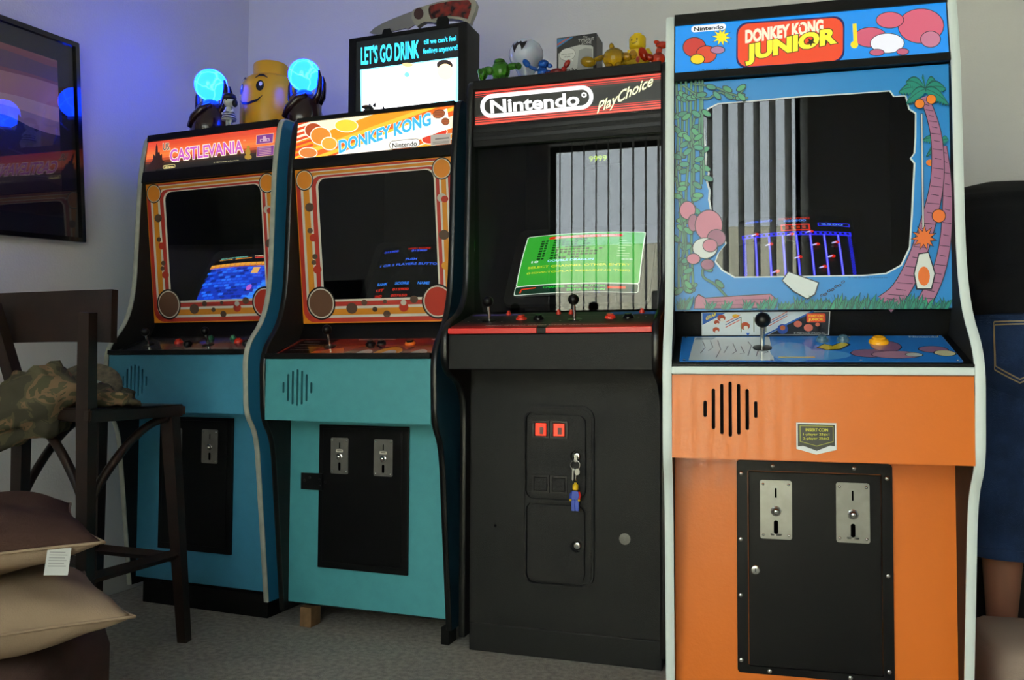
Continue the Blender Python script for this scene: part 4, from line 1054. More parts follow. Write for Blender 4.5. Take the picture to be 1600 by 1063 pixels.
# ------------------------------------------------------------------ things on top of the cabinets
def on(cab, x, y, z):
    """world point from a cabinet's own coordinates"""
    return cab.location + Matrix.Rotation(cab.rotation_euler.z, 3, 'Z') @ Vector((x, y, z))
# two glowing globes, each cupped by a dark sculpted hand
def globe_mat():
    m = bpy.data.materials.new('plasma_glow'); m.use_nodes = True
    nt = m.node_tree; b = nt.nodes['Principled BSDF']; b.inputs['Base Color'].default_value = (0.02, 0.05, 0.1, 1); b.inputs['Roughness'].default_value = 0.08
    tc = nt.nodes.new('ShaderNodeTexCoord'); v = nt.nodes.new('ShaderNodeTexVoronoi'); v.feature = 'DISTANCE_TO_EDGE'; v.inputs['Scale'].default_value = 13
    nz = nt.nodes.new('ShaderNodeTexNoise'); nz.inputs['Scale'].default_value = 18; mxv = nt.nodes.new('ShaderNodeVectorMath'); mxv.operation = 'MULTIPLY_ADD'
    nt.links.new(tc.outputs['Object'], nz.inputs['Vector']); nt.links.new(nz.outputs['Color'], mxv.inputs[0]); mxv.inputs[1].default_value = (.05, .05, .05); nt.links.new(tc.outputs['Object'], mxv.inputs[2]); nt.links.new(mxv.outputs[0], v.inputs['Vector'])
    r = nt.nodes.new('ShaderNodeValToRGB'); r.color_ramp.elements[0].position = 0.0; r.color_ramp.elements[0].color = (.010, .06, 1, 1); r.color_ramp.elements[1].position = .05; r.color_ramp.elements[1].color = (.0022, .034, 1, 1)
    nt.links.new(v.outputs['Distance'], r.inputs['Fac']); nt.links.new(r.outputs['Color'], b.inputs['Emission Color']); b.inputs['Emission Strength'].default_value = 27.0
    return m
m_plasma = globe_mat()
m_bronze = mat('dark_brown_resin', '#2a1612', 0.22, bump=.3, bscale=40, coat=.4)
def plasma_lamp(loc, rz, label, s=1.0):
    t = thing('plasma_lamp', label, 'lamp', loc, rz, 'plasma globe lamps on the cabinets')
    rb = .062*s; zc = .213*s
    bm = B(); lathe(bm, [(.066*s, 0), (.074*s, .012*s), (.073*s, .05*s), (.064*s, .09*s), (.052*s, .122*s), (.038*s, .142*s), (.026*s, .150*s)], 20)
    for v in bm.verts:
        n = noise.noise(v.co*28); v.co.x += n*.009*s; v.co.y += noise.noise(v.co*31+Vector((5, 0, 0)))*.009*s
    obj('sculpted_base', bm, m_bronze, t, smooth=4)
    for an, hh in ((R(-4), 1.0), (R(28), .95), (R(172), .92), (R(150), .88)):
        c, sn = math.cos(an), math.sin(an)
        pts = [(c*.050*s, sn*.050*s, .09*s), (c*.070*s, sn*.070*s, .13*s), (c*.074*s, sn*.074*s, .165*s*hh), (c*.076*s, sn*.076*s, .195*s*hh), (c*.070*s, sn*.070*s, .222*s*hh)]
        obj('finger', ntube(pts, [.014*s, .013*s, .010*s, .008*s, .004*s], 8), m_bronze, t, smooth=4)
    obj('ridge', ntube([(-.05*s, -.055*s, .04*s), (-.02*s, -.066*s, .07*s), (.015*s, -.062*s, .10*s), (.04*s, -.042*s, .12*s)], [.012*s, .017*s, .016*s, .010*s], 8), m_bronze, t, smooth=4)
    obj('globe', ball(B(), (0, 0, zc), rb, 32, 20), m_plasma, t, smooth=4)
    return t
zt = cv_top - .002
plasma_lamp(on(cv, -.120, .30, zt), cv.rotation_euler.z, 'glowing blue globe lamp on dark sculpted base, left of the yellow head')
plasma_lamp(on(cv, .292, .335, cv_top+.0035), cv.rotation_euler.z, 'glowing blue globe lamp on dark sculpted base, between yellow head and light box', .97)
# big yellow smiling head
hd = thing('toy_head_jar', 'large yellow smiling round toy head container atop the blue cabinet', 'toy', on(cv, .045, .455, zt+.0005), cv.rotation_euler.z)
m_head = mat('translucent_yellow_plastic', '#e6a816', .32, sss=.15)
obj('head', nlathe([(.080, 0), (.088, .004), (.096, .014), (.110, .04), (.117, .075), (.118, .19), (.114, .225), (.102, .250), (.085, .264), (.066, .268)], 40), m_head, hd, smooth=R(50))
obj('stud_lid', nlathe([(.066, .2675), (.068, .2685), (.068, .318), (.064, .323), (.0004, .324)], 32), m_head, hd, smooth=R(40))
def cyl_place(r0):
    def f(u, v, l):
        rr = r0(v)+.0008+l; return (rr*math.sin(u), -rr*math.cos(u), v)
    return f
hr = lambda v: .1185 if v < .19 else .1185-.0045*((v-.19)/.035)**2
a = Art(cyl_place(hr), maxedge=.05)
ANG = .28
for e_ in (ANG+.03, ANG-.83):
    a.circ(e_, .202, .135, '#120f0c', .022); a.circ(e_+.02, .209, .055, '#f4f2ea', .009)
    a.stroke([(e_-.20, .236), (e_-.06, .247), (e_+.10, .246), (e_+.24, .236)], [.004, .009, .009, .003], '#120f0c')
a.stroke([(ANG-.90, .160), (ANG-.70, .142), (ANG-.40, .135), (ANG-.05, .144), (ANG+.12, .162)], [.003, .008, .009, .009, .003], '#120f0c')
a.build('face_print', m_print, hd)
# little black and white doll
m_dw = mat('doll_white', '#c9ccc8', .5); m_dk = mat('doll_black', '#16161a', .45)
dl = thing('doll_figurine', 'small black and white doll figurine standing beside the yellow head', 'figurine', on(cv, .035, .225, zt), cv.rotation_euler.z-.2)
obj('base', nlathe([(.022, 0), (.022, .005), (.0003, .006)], 16), m_dw, dl)
for s in (-1, 1):
    lg = obj('leg', ntube([(s*.009, 0, .005), (s*.009, 0, .03), (s*.010, 0, .045)], [.006, .0065, .008], 8), m_dw, dl, smooth=4)
    obj('shoe', ball(B(), (s*.009, -.004, .010), .008, 10, 6, (1, 1.3, .8)), m_dk, lg, smooth=4)
    ar = obj('arm', ntube([(s*.016, 0, .080), (s*.026, -.004, .066), (s*.020, -.016, .062)], [.006, .0055, .004], 8), m_dw, dl, smooth=4)
dress = obj('dress', nlathe([(.027, .036), (.026, .045), (.019, .065), (.014, .084), (.008, .088)], 20), m_dw, dl, smooth=4)
for z, r in ((.040, .0272), (.050, .0249), (.060, .0217)): obj('dress_band', nlathe([(r, z), (r+.0005, z+.001), (r-.001, z+.004)], 20, caps=False), m_dk, dress)
hdd = obj('head', ball(B(), (0, 0, .110), .023, 18, 12, (1, .95, 1.05)), m_dw, dl, smooth=4)
obj('hair', nlathe([(.0245, .112), (.0265, .122), (.022, .133), (.012, .138), (.0003, .139)], 18), m_dk, hdd, smooth=4)
for s in (-1, 1): obj('pigtail', ball(B(), (s*.029, .003, .097), .0105, 12, 8, (1, 1, 1.4)), m_dk, hdd, smooth=4)
obj('fringe', ball(B(), (0, -.010, .125), .016, 12, 8, (1.25, .8, .6)), m_dk, hdd, smooth=4)
for s in (-1, 1): obj('eye', ball(B(), (s*.009, -.0205, .110), .003, 8, 6), m_dk, hdd)

# lit bar sign
LBX0, LBX1, LBZ0, LBZ1, LBY, LBD = -.207, .265, dk_top-.002, 2.098, .35, .115
lb = thing('light_box', 'black light box with cyan lettering LET\'S GO DRINK above the yellow marquee', 'sign', on(dk, 0, 0, 0), dk.rotation_euler.z)
obj('case', nplate(rrect(LBX0, LBX1, LBZ0, LBZ1, .004, 2), LBY, LBY+LBD), m_black, lb)
obj('face_frame', nplate([(LBX0+.002, LBZ0+.002), (LBX1-.002, LBZ0+.002), (LBX1-.002, LBZ1-.002), (LBX0+.002, LBZ1-.002)], LBY-.006, LBY-.0003, [[(LBX0+.03, LBZ0+.05), (LBX1-.03, LBZ0+.05), (LBX1-.03, LBZ1-.014), (LBX0+.03, LBZ1-.014)]]), m_black, lb)
a = Art(lambda u, v, l: (u, LBY-.0006-l, v))
a.conv = homography([(546, 63), (730, 33), (720, 143), (549, 170)], [(-.207, 2.094), (.265, 2.099), (.24, 1.836), (-.195, 1.836)])
a.poly([(LBX0+.025, LBZ0+.045), (LBX1-.025, LBZ0+.045), (LBX1-.025, LBZ1-.012), (LBX0+.025, LBZ1-.012)], '#04080c', raw=True)
a.text("LET'S GO DRINK", 565, 658, 101.5, 73, '#38d8ff', off=.03, rise=-13)
a.text("till we can't feel", 665, 714, 68, 60, '#38d8ff', off=.02, rise=-6.5); a.text('feelings anymore!', 664, 716, 84.5, 74, '#38d8ff', off=.02, rise=-7)
a.poly([(564, 108.5), (717, 85.5), (717.5, 172), (565, 178)], '#8ae4ff'); a.poly([(567, 110), (714, 88), (714, 172), (567, 178)], '#ffffff')
a.poly([(690, 133), (714, 130), (714, 160), (676, 166)], '#b8f0ff')
for x, y, rx, ry, c in ((697, 98, 12, 8, '#241a1a'), (698, 108, 12, 12, '#f8e0b0'), (640, 99, 9, 3, '#f0b080'), (639, 114, 4, 4, '#70c8e8')): a.circ(x, y, rx, c, ry)
a.build('lit_panel', print_mat('backlit_bar_sign', 0.3, estr=2.2), lb)
# display knife on two cradles
kn = thing('display_knife', 'oversized folding display knife with red and black handle inlay, lying on the light box', 'knife', on(dk, 0, 0, 0), dk.rotation_euler.z)
kh = homography([(546, 63), (730, 33), (720, 143), (549, 170)], [(-.207, 2.094), (.265, 2.099), (.24, 1.836), (-.195, 1.836)])
px = lambda x, y: kh(560 + x*190/1600, y*80/674)
YK = LBY+.045
m_blade = mat('blade_steel', '#9a9a98', .3, .75); m_bolst = mat('cream_bolster', '#a8a698', .35, .3)
bl_ = [px(*p) for p in ((80, 372), (150, 310), (250, 255), (400, 190), (560, 130), (690, 85), (760, 230), (690, 268), (600, 325), (570, 312), (430, 345), (300, 385), (200, 398), (130, 390))]
obj('blade', nplate(bl_, YK-.003, YK+.003), m_blade, kn)
hn = [px(*p) for p in ((690, 85), (730, 68), (900, 20), (1000, -10), (1200, -40), (1400, -52), (1480, -30), (1500, 20), (1480, 110), (1440, 200), (1420, 262), (1300, 215), (1180, 200), (1060, 205), (1000, 245), (960, 255), (920, 238), (840, 238), (780, 270), (740, 300), (710, 275), (668, 200), (672, 120))]
hnd = obj('handle', nplate(hn, YK-.011, YK+.011), m_bolst, kn)
inl = [px(*p) for p in ((905, 40), (1000, 12), (1200, -20), (1400, -30), (1435, 10), (1430, 90), (1390, 205), (1280, 175), (1150, 165), (1040, 175), (930, 210), (900, 150), (890, 90))]
obj('inlay', nplate(inl, YK-.0125, YK-.0112), mat('red_black_inlay', '#8a2218', .2, color2='#160e0c', vscale=45, coat=.5), hnd)
obj('round_badge', nplate([px(*p) for p in ell(762, 138, 62, 74, 22, .2)], YK-.0125, YK-.0112), mat('badge_enamel', '#4a3230', .3), hnd)
for sx, w_, zz in ((355, 60, 345), (1085, 75, 185)):
    x0, z0_ = px(sx-w_, 0)[0], LBZ1; x1 = px(sx+w_, 0)[0]; ztop = px(sx, zz)[1]
    cr = obj('cradle', nplate([(x0, z0_+.0005), (x1, z0_+.0005), (x1, ztop-.012), (x1-.006, ztop), (x0+.006, ztop), (x0, ztop-.012)], YK-.021, YK-.0135), m_black, kn)
    obj('cradle_arm', nbox((x0+x1)/2-.007, (x0+x1)/2+.007, YK-.0135, YK+.02, LBZ1+.0005, min(px(sx, 400 if sx < 700 else 240)[1], ztop)-.004), m_black, cr)
obj('stand_bar', nbox(px(185, 0)[0], px(1190, 0)[0], YK-.0215, YK+.021, LBZ1+.0003, LBZ1+.006), m_black, kn)
# little dog-like figurine in front of the light box
fg2 = thing('pet_figurine', 'tiny black, white and brown figurine peeking over the yellow marquee', 'figurine', on(dk, -.062, .262, dk_top-.003), dk.rotation_euler.z)
m_br = mat('figurine_brown', '#6a4030', .5)
obj('body', ball(B(), (.015, .01, .018), .02, 14, 10, (1.3, .9, .9)), m_dw, fg2, smooth=4)
h2 = obj('head', ball(B(), (-.008, 0, .032), .0165, 14, 10, (1.05, 1, 1)), m_dk, fg2, smooth=4)
obj('cap', ball(B(), (-.018, -.002, .044), .012, 12, 8, (1.5, 1.2, .5)), m_br, h2, smooth=4)
obj('muzzle', ball(B(), (-.018, -.008, .024), .009, 10, 8), m_br, h2, smooth=4)
for s in (-1, 1): obj('ear', nlathe([(.006, 0), (.004, .008), (.0003, .015)], 8, Matrix.Translation((.002+s*.007, .003, .044)) @ Matrix.Rotation(s*.4, 4, 'Y')), m_dk, h2)
obj('tail', ntube([(.036, .01, .02), (.045, .01, .032), (.042, .01, .042)], [.005, .004, .003], 8), m_dk, fg2, smooth=4)
for x in (.0, .03):
    for yy in (-.004, .022): obj('paw', ball(B(), (x, yy, .006), .006, 8, 6), m_dw, fg2, smooth=4)

# ---- on the black cabinet
zp = pc_top - .005
def pcon(x, y): return on(pc, x, y, zp)
rzp = pc.rotation_euler.z
bu = thing('giant_light_bulb', 'giant white glass light bulb with a black bat-like mark', 'bulb', pcon(-.165, .33), rzp)
obj('socket', nlathe([(.022, 0), (.027, .004), (.0245, .008), (.028, .012), (.0255, .016), (.029, .020), (.028, .026)], 24), mat('bulb_socket', '#8a8c90', .4, .6), bu, smooth=R(60))
m_bulb = mat('frosted_bulb_glass', '#c3c9dc', .12, sss=.1, coat=.5)
obj('glass', nlathe([(.026, .0285), (.026, .05), (.029, .068), (.041, .090), (.053, .110), (.058, .128), (.056, .148), (.047, .167), (.031, .180), (.014, .186), (.0004, .187)], 36, Matrix.Diagonal((1, 1, .93, 1))), m_bulb, bu, smooth=4)
def bulb_r(v):
    T = [(.02, .026), (.063, .030), (.084, .042), (.102, .054), (.119, .059), (.138, .057), (.155, .048), (.167, .033)]
    for (z0, r0), (z1, r1) in zip(T, T[1:]):
        if v <= z1: return r0+(r1-r0)*(v-z0)/(z1-z0)
    return .03
a = Art(lambda u, v, l: ((bulb_r(v)+.0006+l)*math.sin(u), -(bulb_r(v)+.0006+l)*math.cos(u), v), maxedge=.02)
a.poly([(-.70, .150), (-.50, .143), (-.32, .154), (-.20, .148), (-.06, .154), (.06, .146), (.36, .152), (.24, .134), (.05, .118), (-.03, .134), (-.13, .143), (-.24, .134), (-.42, .114), (-.54, .132)], '#17120e')
a.build('bat_mark', m_print, bu)
def balloon(name, label, x, y, color, parts, rz=0.0, s=1.0):
    m = mat('translucent_'+name+'_vinyl', color, .08, trans=.75, coat=.4, ior=1.25)
    t = thing('translucent_figurine', label, 'figurine', pcon(x, y), rzp+rz, 'translucent coloured figurines on the black cabinet')
    for nm, c, r, sc3, tilt in parts:
        obj(nm, ball(B(), tuple(q*s for q in c), r*s, 14, 10, sc3, Matrix.Rotation(tilt, 3, 'Y')), m, t, smooth=4)
    return t
balloon('green', 'translucent green creature figurine left of the giant bulb', -.222, .235, '#4f9a28', [
    ('body', (0, 0, .042), .030, (1.05, .9, 1.15), 0), ('foot', (-.012, -.006, .012), .013, (1, 1.3, .95), 0), ('foot', (.014, -.006, .012), .013, (1, 1.3, .95), 0),
    ('head', (-.002, -.006, .070), .016, (1.2, 1, .7), 0), ('arm', (.040, -.004, .052), .013, (1.7, .9, .85), -.1), ('hand', (.062, -.006, .050), .011, (1, 1, 1.05), 0),
    ('arm', (-.038, -.004, .046), .014, (1.5, .9, 1), .3), ('hand', (-.058, -.006, .036), .016, (1, 1, 1.35), .3), ('hand', (-.068, -.006, .046), .010, (1, 1, 1), 0)])
balloon('blue', 'translucent blue creature figurine with raised arm right of the giant bulb', -.078, .225, '#1c62c8', [
    ('body', (0, 0, .020), .018, (.95, .9, 1.1), 0), ('head', (.004, -.004, .044), .015, (1.2, 1, .9), 0), ('ear', (.022, -.002, .038), .009, (1.3, .8, .8), .3),
    ('arm', (-.030, -.004, .034), .010, (1.9, .7, .6), .5), ('hand', (-.052, -.006, .052), .011, (.9, .8, 1.5), -.7), ('arm', (.020, -.004, .016), .009, (1.4, .9, .8), 0)])
balloon('red', 'small translucent red figurine lying in front of the black doll box', -.018, .215, '#b8241c', [
    ('body', (-.012, 0, .012), .014, (1.6, .9, .85), 0), ('leg', (-.038, 0, .008), .010, (1.2, .9, .8), 0), ('neck', (.012, 0, .018), .009, (1, .9, 1.2), .5), ('head', (.022, 0, .034), .009, (1, .9, 1.6), .6)])
balloon('yellow', 'translucent yellow creature figurine in front of the yellow toy figure', .150, .228, '#d8a818', [
    ('body', (0, 0, .040), .033, (1.05, .9, 1.0), 0), ('top_knot', (-.006, 0, .076), .010, (.8, .8, 1.4), -.2), ('arm', (-.044, -.004, .044), .011, (2.0, .8, .75), -.2),
    ('hand', (-.080, -.006, .036), .019, (1.35, .8, .85), .25), ('foot', (-.012, -.008, .012), .013, (1, 1.2, .95), 0), ('foot', (.016, -.008, .012), .013, (1, 1.2, .95), 0), ('arm', (.040, -.004, .040), .014, (1.4, .8, .9), .4), ('hand', (.060, -.004, .044), .012, (1, .9, 1.3), 0)])
balloon('orange', 'translucent orange red creature figurine beside the white-edged cabinet', .272, .250, '#d8380e', [
    ('body', (.012, 0, .030), .020, (1.1, .9, 1.1), 0), ('neck', (.014, 0, .056), .011, (.9, .9, 1.4), .2), ('head', (.024, 0, .074), .013, (1.6, .9, .85), .1), ('crest', (.008, 0, .084), .008, (1.3, .7, .8), .4),
    ('arm', (-.016, 0, .040), .012, (1.6, .8, .9), .5), ('wing', (-.034, 0, .052), .015, (.9, .8, 1.6), -.4), ('foot', (.004, -.006, .009), .010, (1, 1.2, .9), 0), ('foot', (.024, -.006, .009), .010, (1, 1.2, .9), 0)])
# boxed doll
bx = thing('doll_box', 'black packaging box with white speech bubble standing behind the red figurine', 'box', pcon(.018, .285), rzp-.03)
obj('carton', nbox(-.066, .066, -.001, .085, .0003, .150, bev=.001), mat('black_card', '#17171a', .4), bx)
a = Art(lambda u, v, l: (u, -.0014-l, v))
a.poly([(-.060, .008), (.055, .008), (.055, .105), (.048, .112), (.01, .118), (-.03, .112), (-.060, .098)], '#b9bab8')
a.poly([(-.064, .146), (-.010, .146), (-.064, .118)], '#2f6fa8'); a.poly([(-.064, .130), (-.030, .146), (-.022, .146), (-.064, .124)], '#a04030')
a.text('The', .022, .036, .138, .145, '#c8c8c6'); a.text('TWILIGHT', .006, .058, .128, .137, '#c8c8c6', off=.01); a.text('ZONE', .016, .050, .118, .127, '#c8c8c6', off=.01)
a.circ(-.030, .092, .027, '#26262a', .021); a.circ(-.030, .092, .026, '#d8d8d4', .020); a.poly([(-.022, .075), (-.010, .075), (-.010, .066)], '#d8d8d4')
a.text("and I'm going to", -.050, -.010, .090, .095, '#3a3a3c', off=.02); a.text('kill you.', -.040, -.020, .081, .087, '#3a3a3c', off=.02)
a.poly([(.0, .010), (.052, .010), (.052, .100), (.03, .106), (.008, .100)], '#8f908f')
a.text('talky', -.034, .004, .032, .046, '#141416', off=.02); a.text('tina', -.050, .004, .010, .030, '#141416', off=.03)
a.build('box_print', m_print, bx)
# big yellow toy figure
mf = thing('toy_figure', 'yellow blocky toy figure with printed smile, standing behind the yellow translucent figurine', 'toy', pcon(.212, .300), rzp-.15)
m_y2 = mat('matte_yellow_plastic', '#d8b40e', .4)
for s in (-1, 1): obj('leg', nbox(s*.0165-.0155, s*.0165+.0155, -.014, .014, .0003, .028, bev=.002), m_y2, mf)
bm = B(); plate(bm, [(-.036, .0285), (.036, .0285), (.028, .086), (-.028, .086)], -.015, .015)
tr_ = obj('torso', bm, m_y2, mf)
for s in (-1, 1):
    ar = obj('arm', ntube([(s*.030, 0, .080), (s*.041, -.002, .062), (s*.039, -.016, .044)], [.010, .010, .008], 10), m_y2, mf, smooth=4)
    obj('hand', ball(B(), (s*.038, -.022, .038), .009, 10, 8), m_y2, ar, smooth=4)
hf = obj('head', nlathe([(.016, .0865), (.022, .089), (.026, .094), (.0265, .122), (.023, .128), (.013, .1295), (.013, .137), (.0003, .138)], 24), m_y2, mf, smooth=R(45))
a = Art(lambda u, v, l: ((.0269+l)*math.sin(u), -(.0269+l)*math.cos(u), v))
for s in (-1, 1): a.circ(s*.34-.1, .112, .10, '#15120c', .0026)
a.stroke([(-.45, .104), (-.28, .100), (.05, .100), (.22, .104)], .0022, '#15120c')
a.build('face_print', m_print, hf)
a = Art(lambda u, v, l: (u, -.0154-l, v)); a.circ(.004, .058, .010, '#c8922a', .014); a.circ(.006, .050, .006, '#b8301c', .010); a.build('chest_print', m_print, tr_)

# ------------------------------------------------------------------ picture on the left wall
pic = thing('framed_picture', 'large black framed seascape at sunset behind reflective glass on the left wall', 'picture', (XL+.003, 2.424, 1.345), 0)
pic.rotation_euler = (R(4.3), 0, 0)
PW, PH, FB = .99, .735, .017     # local -y runs along the wall away from the corner, z up, +x into the room
fn_ = lambda a_, b_, t_: (t_, -a_, b_)
m_frame = mat('black_frame_lacquer', '#0c0b0c', .2, coat=.4)
obj('frame', nplate(rrect(0, PW, 0, PH, .003, 1), .0, .024, [rrect(FB, PW-FB, FB, PH-FB, .001, 1)], fn=fn_), m_frame, pic)
obj('mat_board', nplate([(FB, FB), (PW-FB, FB), (PW-FB, PH-FB), (FB, PH-FB)], .003, .006, fn=fn_), mat('dark_mat_board', '#1a1a1e', .8), pic)
a = Art(lambda u, v, l: (.0062+l, -u, v))
p0, p1, q0, q1 = .085, PW-.085, .085, PH-.085
a.poly([(p0, q0), (p1, q0), (p1, q1), (p0, q1)], '#b06a58')
rnd = random.Random(6)
def strip(y0f, y1f, c, amp=.012, n=26):
    up = []; lo = []
    for k in range(n+1):
        x = p0+(p1-p0)*k/n
        up.append((x, min(q1, q0+(q1-q0)*y1f+amp*noise.noise(Vector((x*5, y1f*9, 1)))))); lo.append((x, max(q0, q0+(q1-q0)*y0f+amp*noise.noise(Vector((x*5, y0f*9, 1))))))
    a.poly(up+lo[::-1], c)
strip(.80, 1.0, '#a8584c'); strip(.86, .96, '#7c5258'); strip(.66, .84, '#d8947a'); strip(.60, .70, '#ecbc98'); strip(.52, .62, '#b89484')
strip(.0, .54, '#141216', .04); strip(.0, .46, '#0c0c10', .05)
for k in range(34):
    x, z = rnd.uniform(p0+.02, p1-.1), q0+(q1-q0)*rnd.uniform(.06, .5)
    a.stroke([(x, z), (x+rnd.uniform(.03, .10), z+rnd.uniform(-.02, .02))], rnd.uniform(.002, .006), rnd.choice(('#2a282e', '#3a363a', '#1c1a20')))
strip(.20, .24, '#2e2420', .05); 
a.build('seascape_print', m_print, pic)
obj('picture_glass', nplate([(FB, FB), (PW-FB, FB), (PW-FB, PH-FB), (FB, PH-FB)], .0135, .0155, fn=fn_), glass_mat('picture_glazing', (.95, .95, .95), .05), pic)

# ------------------------------------------------------------------ bar stool
st_o = c2w(-1.27, 2.58)
st = thing('bar_stool', 'dark brown wooden bar stool with curved backrest in front of the blue cabinet', 'stool', st_o)
def S(X, Z, h): return c2w(X, Z, h) - st_o
m_stool = mat('dark_stained_wood', '#2a1a14', .38, bump=.08, bscale=90, color2='#1e120e', vscale=14)
def bar(p, q, r0, r1=None, n=4, up=(.3, .95, 0)): return ntube([p, q], [r0, r1 or r0], n, up=up)
def leg(pts, r): return ntube([S(*p) for p in pts], r, 4, up=(.62, .78, 0))
obj('leg', leg([(-1.185, 2.37, 0), (-1.19, 2.355, .76), (-1.178, 2.325, 1.03)], [.022, .027, .024]), m_stool, st)
obj('leg', leg([(-1.470, 2.53, 0), (-1.455, 2.50, .76), (-1.525, 2.455, 1.06)], [.022, .027, .024]), m_stool, st)
obj('leg', leg([(-1.047, 2.73, 0), (-1.088, 2.68, .725)], [.022, .030]), m_stool, st)
obj('leg', leg([(-1.405, 2.87, 0), (-1.375, 2.80, .725)], [.022, .030]), m_stool, st)
seat = [S(-1.165, 2.325, 0), S(-1.045, 2.705, 0), S(-1.385, 2.845, 0), S(-1.49, 2.475, 0)]
bm = B(); plate(bm, [(p.x, p.y) for p in seat], .724, .762, axis='z')
bmesh.ops.bevel(bm, geom=[e for e in bm.edges], offset=.006, segments=2, affect='EDGES')
obj('seat', bm, m_stool, st)
for A, Bq in (((-1.186, 2.366, .285), (-1.063, 2.715, .285)), ((-1.063, 2.715, .27), (-1.396, 2.845, .27)), ((-1.463, 2.52, .285), (-1.396, 2.845, .285)), ((-1.19, 2.365, .33), (-1.463, 2.52, .33))):
    obj('stretcher', bar(S(*A), S(*Bq), .017), m_stool, st)
def arch(A, Bq, za, zb):
    pts = []
    for k in range(11):
        t = k/10; pts.append(S(A[0]+(Bq[0]-A[0])*t, A[1]+(Bq[1]-A[1])*t, za+(zb-za)*math.sin(t*PI/2)**.9))
    return ntube(pts, .013, 8)
obj('arched_brace', arch((-1.186, 2.375), (-1.09, 2.665), .50, .718), m_stool, st, smooth=4)
obj('arched_brace', arch((-1.46, 2.53), (-1.39, 2.78), .50, .718), m_stool, st, smooth=4)
obj('arched_brace', arch((-1.20, 2.37), (-1.43, 2.49), .50, .718), m_stool, st, smooth=4)
# curved back rail
rings = []
N = 14
outl = rrect(-.5, .5, 0, 1, .13, 4)
bm = B(); A, Bq = Vector((-1.122, 2.345)), Vector((-1.60, 2.515))
nd = Vector((.34, .94))
def br(u, v, tt):
    t = .5-u; p = A+(Bq-A)*t; b = .05*(1-(2*t-1)**2); p = p+nd*(b*.9+tt)
    return tuple(S(p.x, p.y, .953+.15*v-.006*(2*t-1)**2))
front = [[bm.verts.new(br(u/N-.5, v, 0)) for v in (0, .06, .94, 1)] for u in range(N+1)]
back = [[bm.verts.new(br(u/N-.5, v, .022)) for v in (0, .06, .94, 1)] for u in range(N+1)]
for i in range(N):
    for j in range(3):
        bm.faces.new((front[i][j], front[i+1][j], front[i+1][j+1], front[i][j+1])); bm.faces.new((back[i][j+1], back[i+1][j+1], back[i+1][j], back[i][j]))
    bm.faces.new((front[i][0], back[i][0], back[i+1][0], front[i+1][0])); bm.faces.new((front[i][3], front[i+1][3], back[i+1][3], back[i][3]))
for i in (0, N):
    for j in range(3): bm.faces.new((front[i][j], front[i][j+1], back[i][j+1], back[i][j]))
bmesh.ops.bevel(bm, geom=[e for e in bm.edges if abs(e.calc_face_angle(0)) > 1.2], offset=.006, segments=2, affect='EDGES')
obj('back_rail', bm, m_stool, st, smooth=R(40))

# ------------------------------------------------------------------ camouflage cap slumped on the stool
cap_o = c2w(-1.30, 2.47, .752)
cp_ = thing('camouflage_cap', 'crumpled camouflage cloth cap slumped over the stool seat', 'cap', cap_o)
mc = bpy.data.materials.new('camouflage_cloth'); mc.use_nodes = True; MATS['camouflage_cloth'] = mc
nt = mc.node_tree; bs = nt.nodes['Principled BSDF']; bs.inputs['Roughness'].default_value = .95; bs.inputs['Specular IOR Level'].default_value = .1
tc = nt.nodes.new('ShaderNodeTexCoord'); nz = nt.nodes.new('ShaderNodeTexNoise'); nz.inputs['Scale'].default_value = 11; nz.inputs['Detail'].default_value = 3; nz.inputs['Distortion'].default_value = .8
rp = nt.nodes.new('ShaderNodeValToRGB'); rp.color_ramp.interpolation = 'CONSTANT'
for k, (p_, c_) in enumerate(((0, '#4a463a'), (.44, '#5c5844'), (.53, '#806850'), (.60, '#54523e'), (.70, '#8c7456'))):
    e_ = rp.color_ramp.elements[k] if k < 2 else rp.color_ramp.elements.new(p_)
    e_.position = p_; e_.color = lin(c_) + (1,)
nt.links.new(tc.outputs['Object'], nz.inputs['Vector']); nt.links.new(nz.outputs['Fac'], rp.inputs['Fac']); nt.links.new(rp.outputs['Color'], bs.inputs['Base Color'])
def cloth_blob(c, rx, ry, rz_, rot, seed, amp=.018, cut=None):
    bm = B(); ball(bm, (0, 0, 0), 1, 36, 22)
    Rm = rot.to_matrix() if hasattr(rot, 'to_matrix') else rot
    for v in bm.verts:
        p = Vector((v.co.x*rx, v.co.y*ry, v.co.z*rz_)); d = v.co.normalized()
        p += d*(noise.noise(d*2.2+Vector((seed, 0, 0)))*amp*1.6 + noise.noise(d*5+Vector((seed, 3, 0)))*amp*.7)
        v.co = Rm @ p + Vector(c)
    return bm
Rz = Matrix.Rotation(PHI, 3, 'Z')     # local x along camera right
cl = lambda x, y_, z: Rz @ Vector((x, y_, z))
bm = cloth_blob(cl(-.085, -.055, .012), .155, .085, .092, Rz @ Matrix.Rotation(R(-30), 3, 'Y'), 2.0, .022)
obj('crown', bm, mc, cp_, smooth=4)
bm = cloth_blob(cl(.085, .03, .034), .095, .08, .035, Rz @ Matrix.Rotation(R(4), 3, 'Y'), 5.0, .014)
obj('side_fold', bm, mc, cp_, smooth=4)
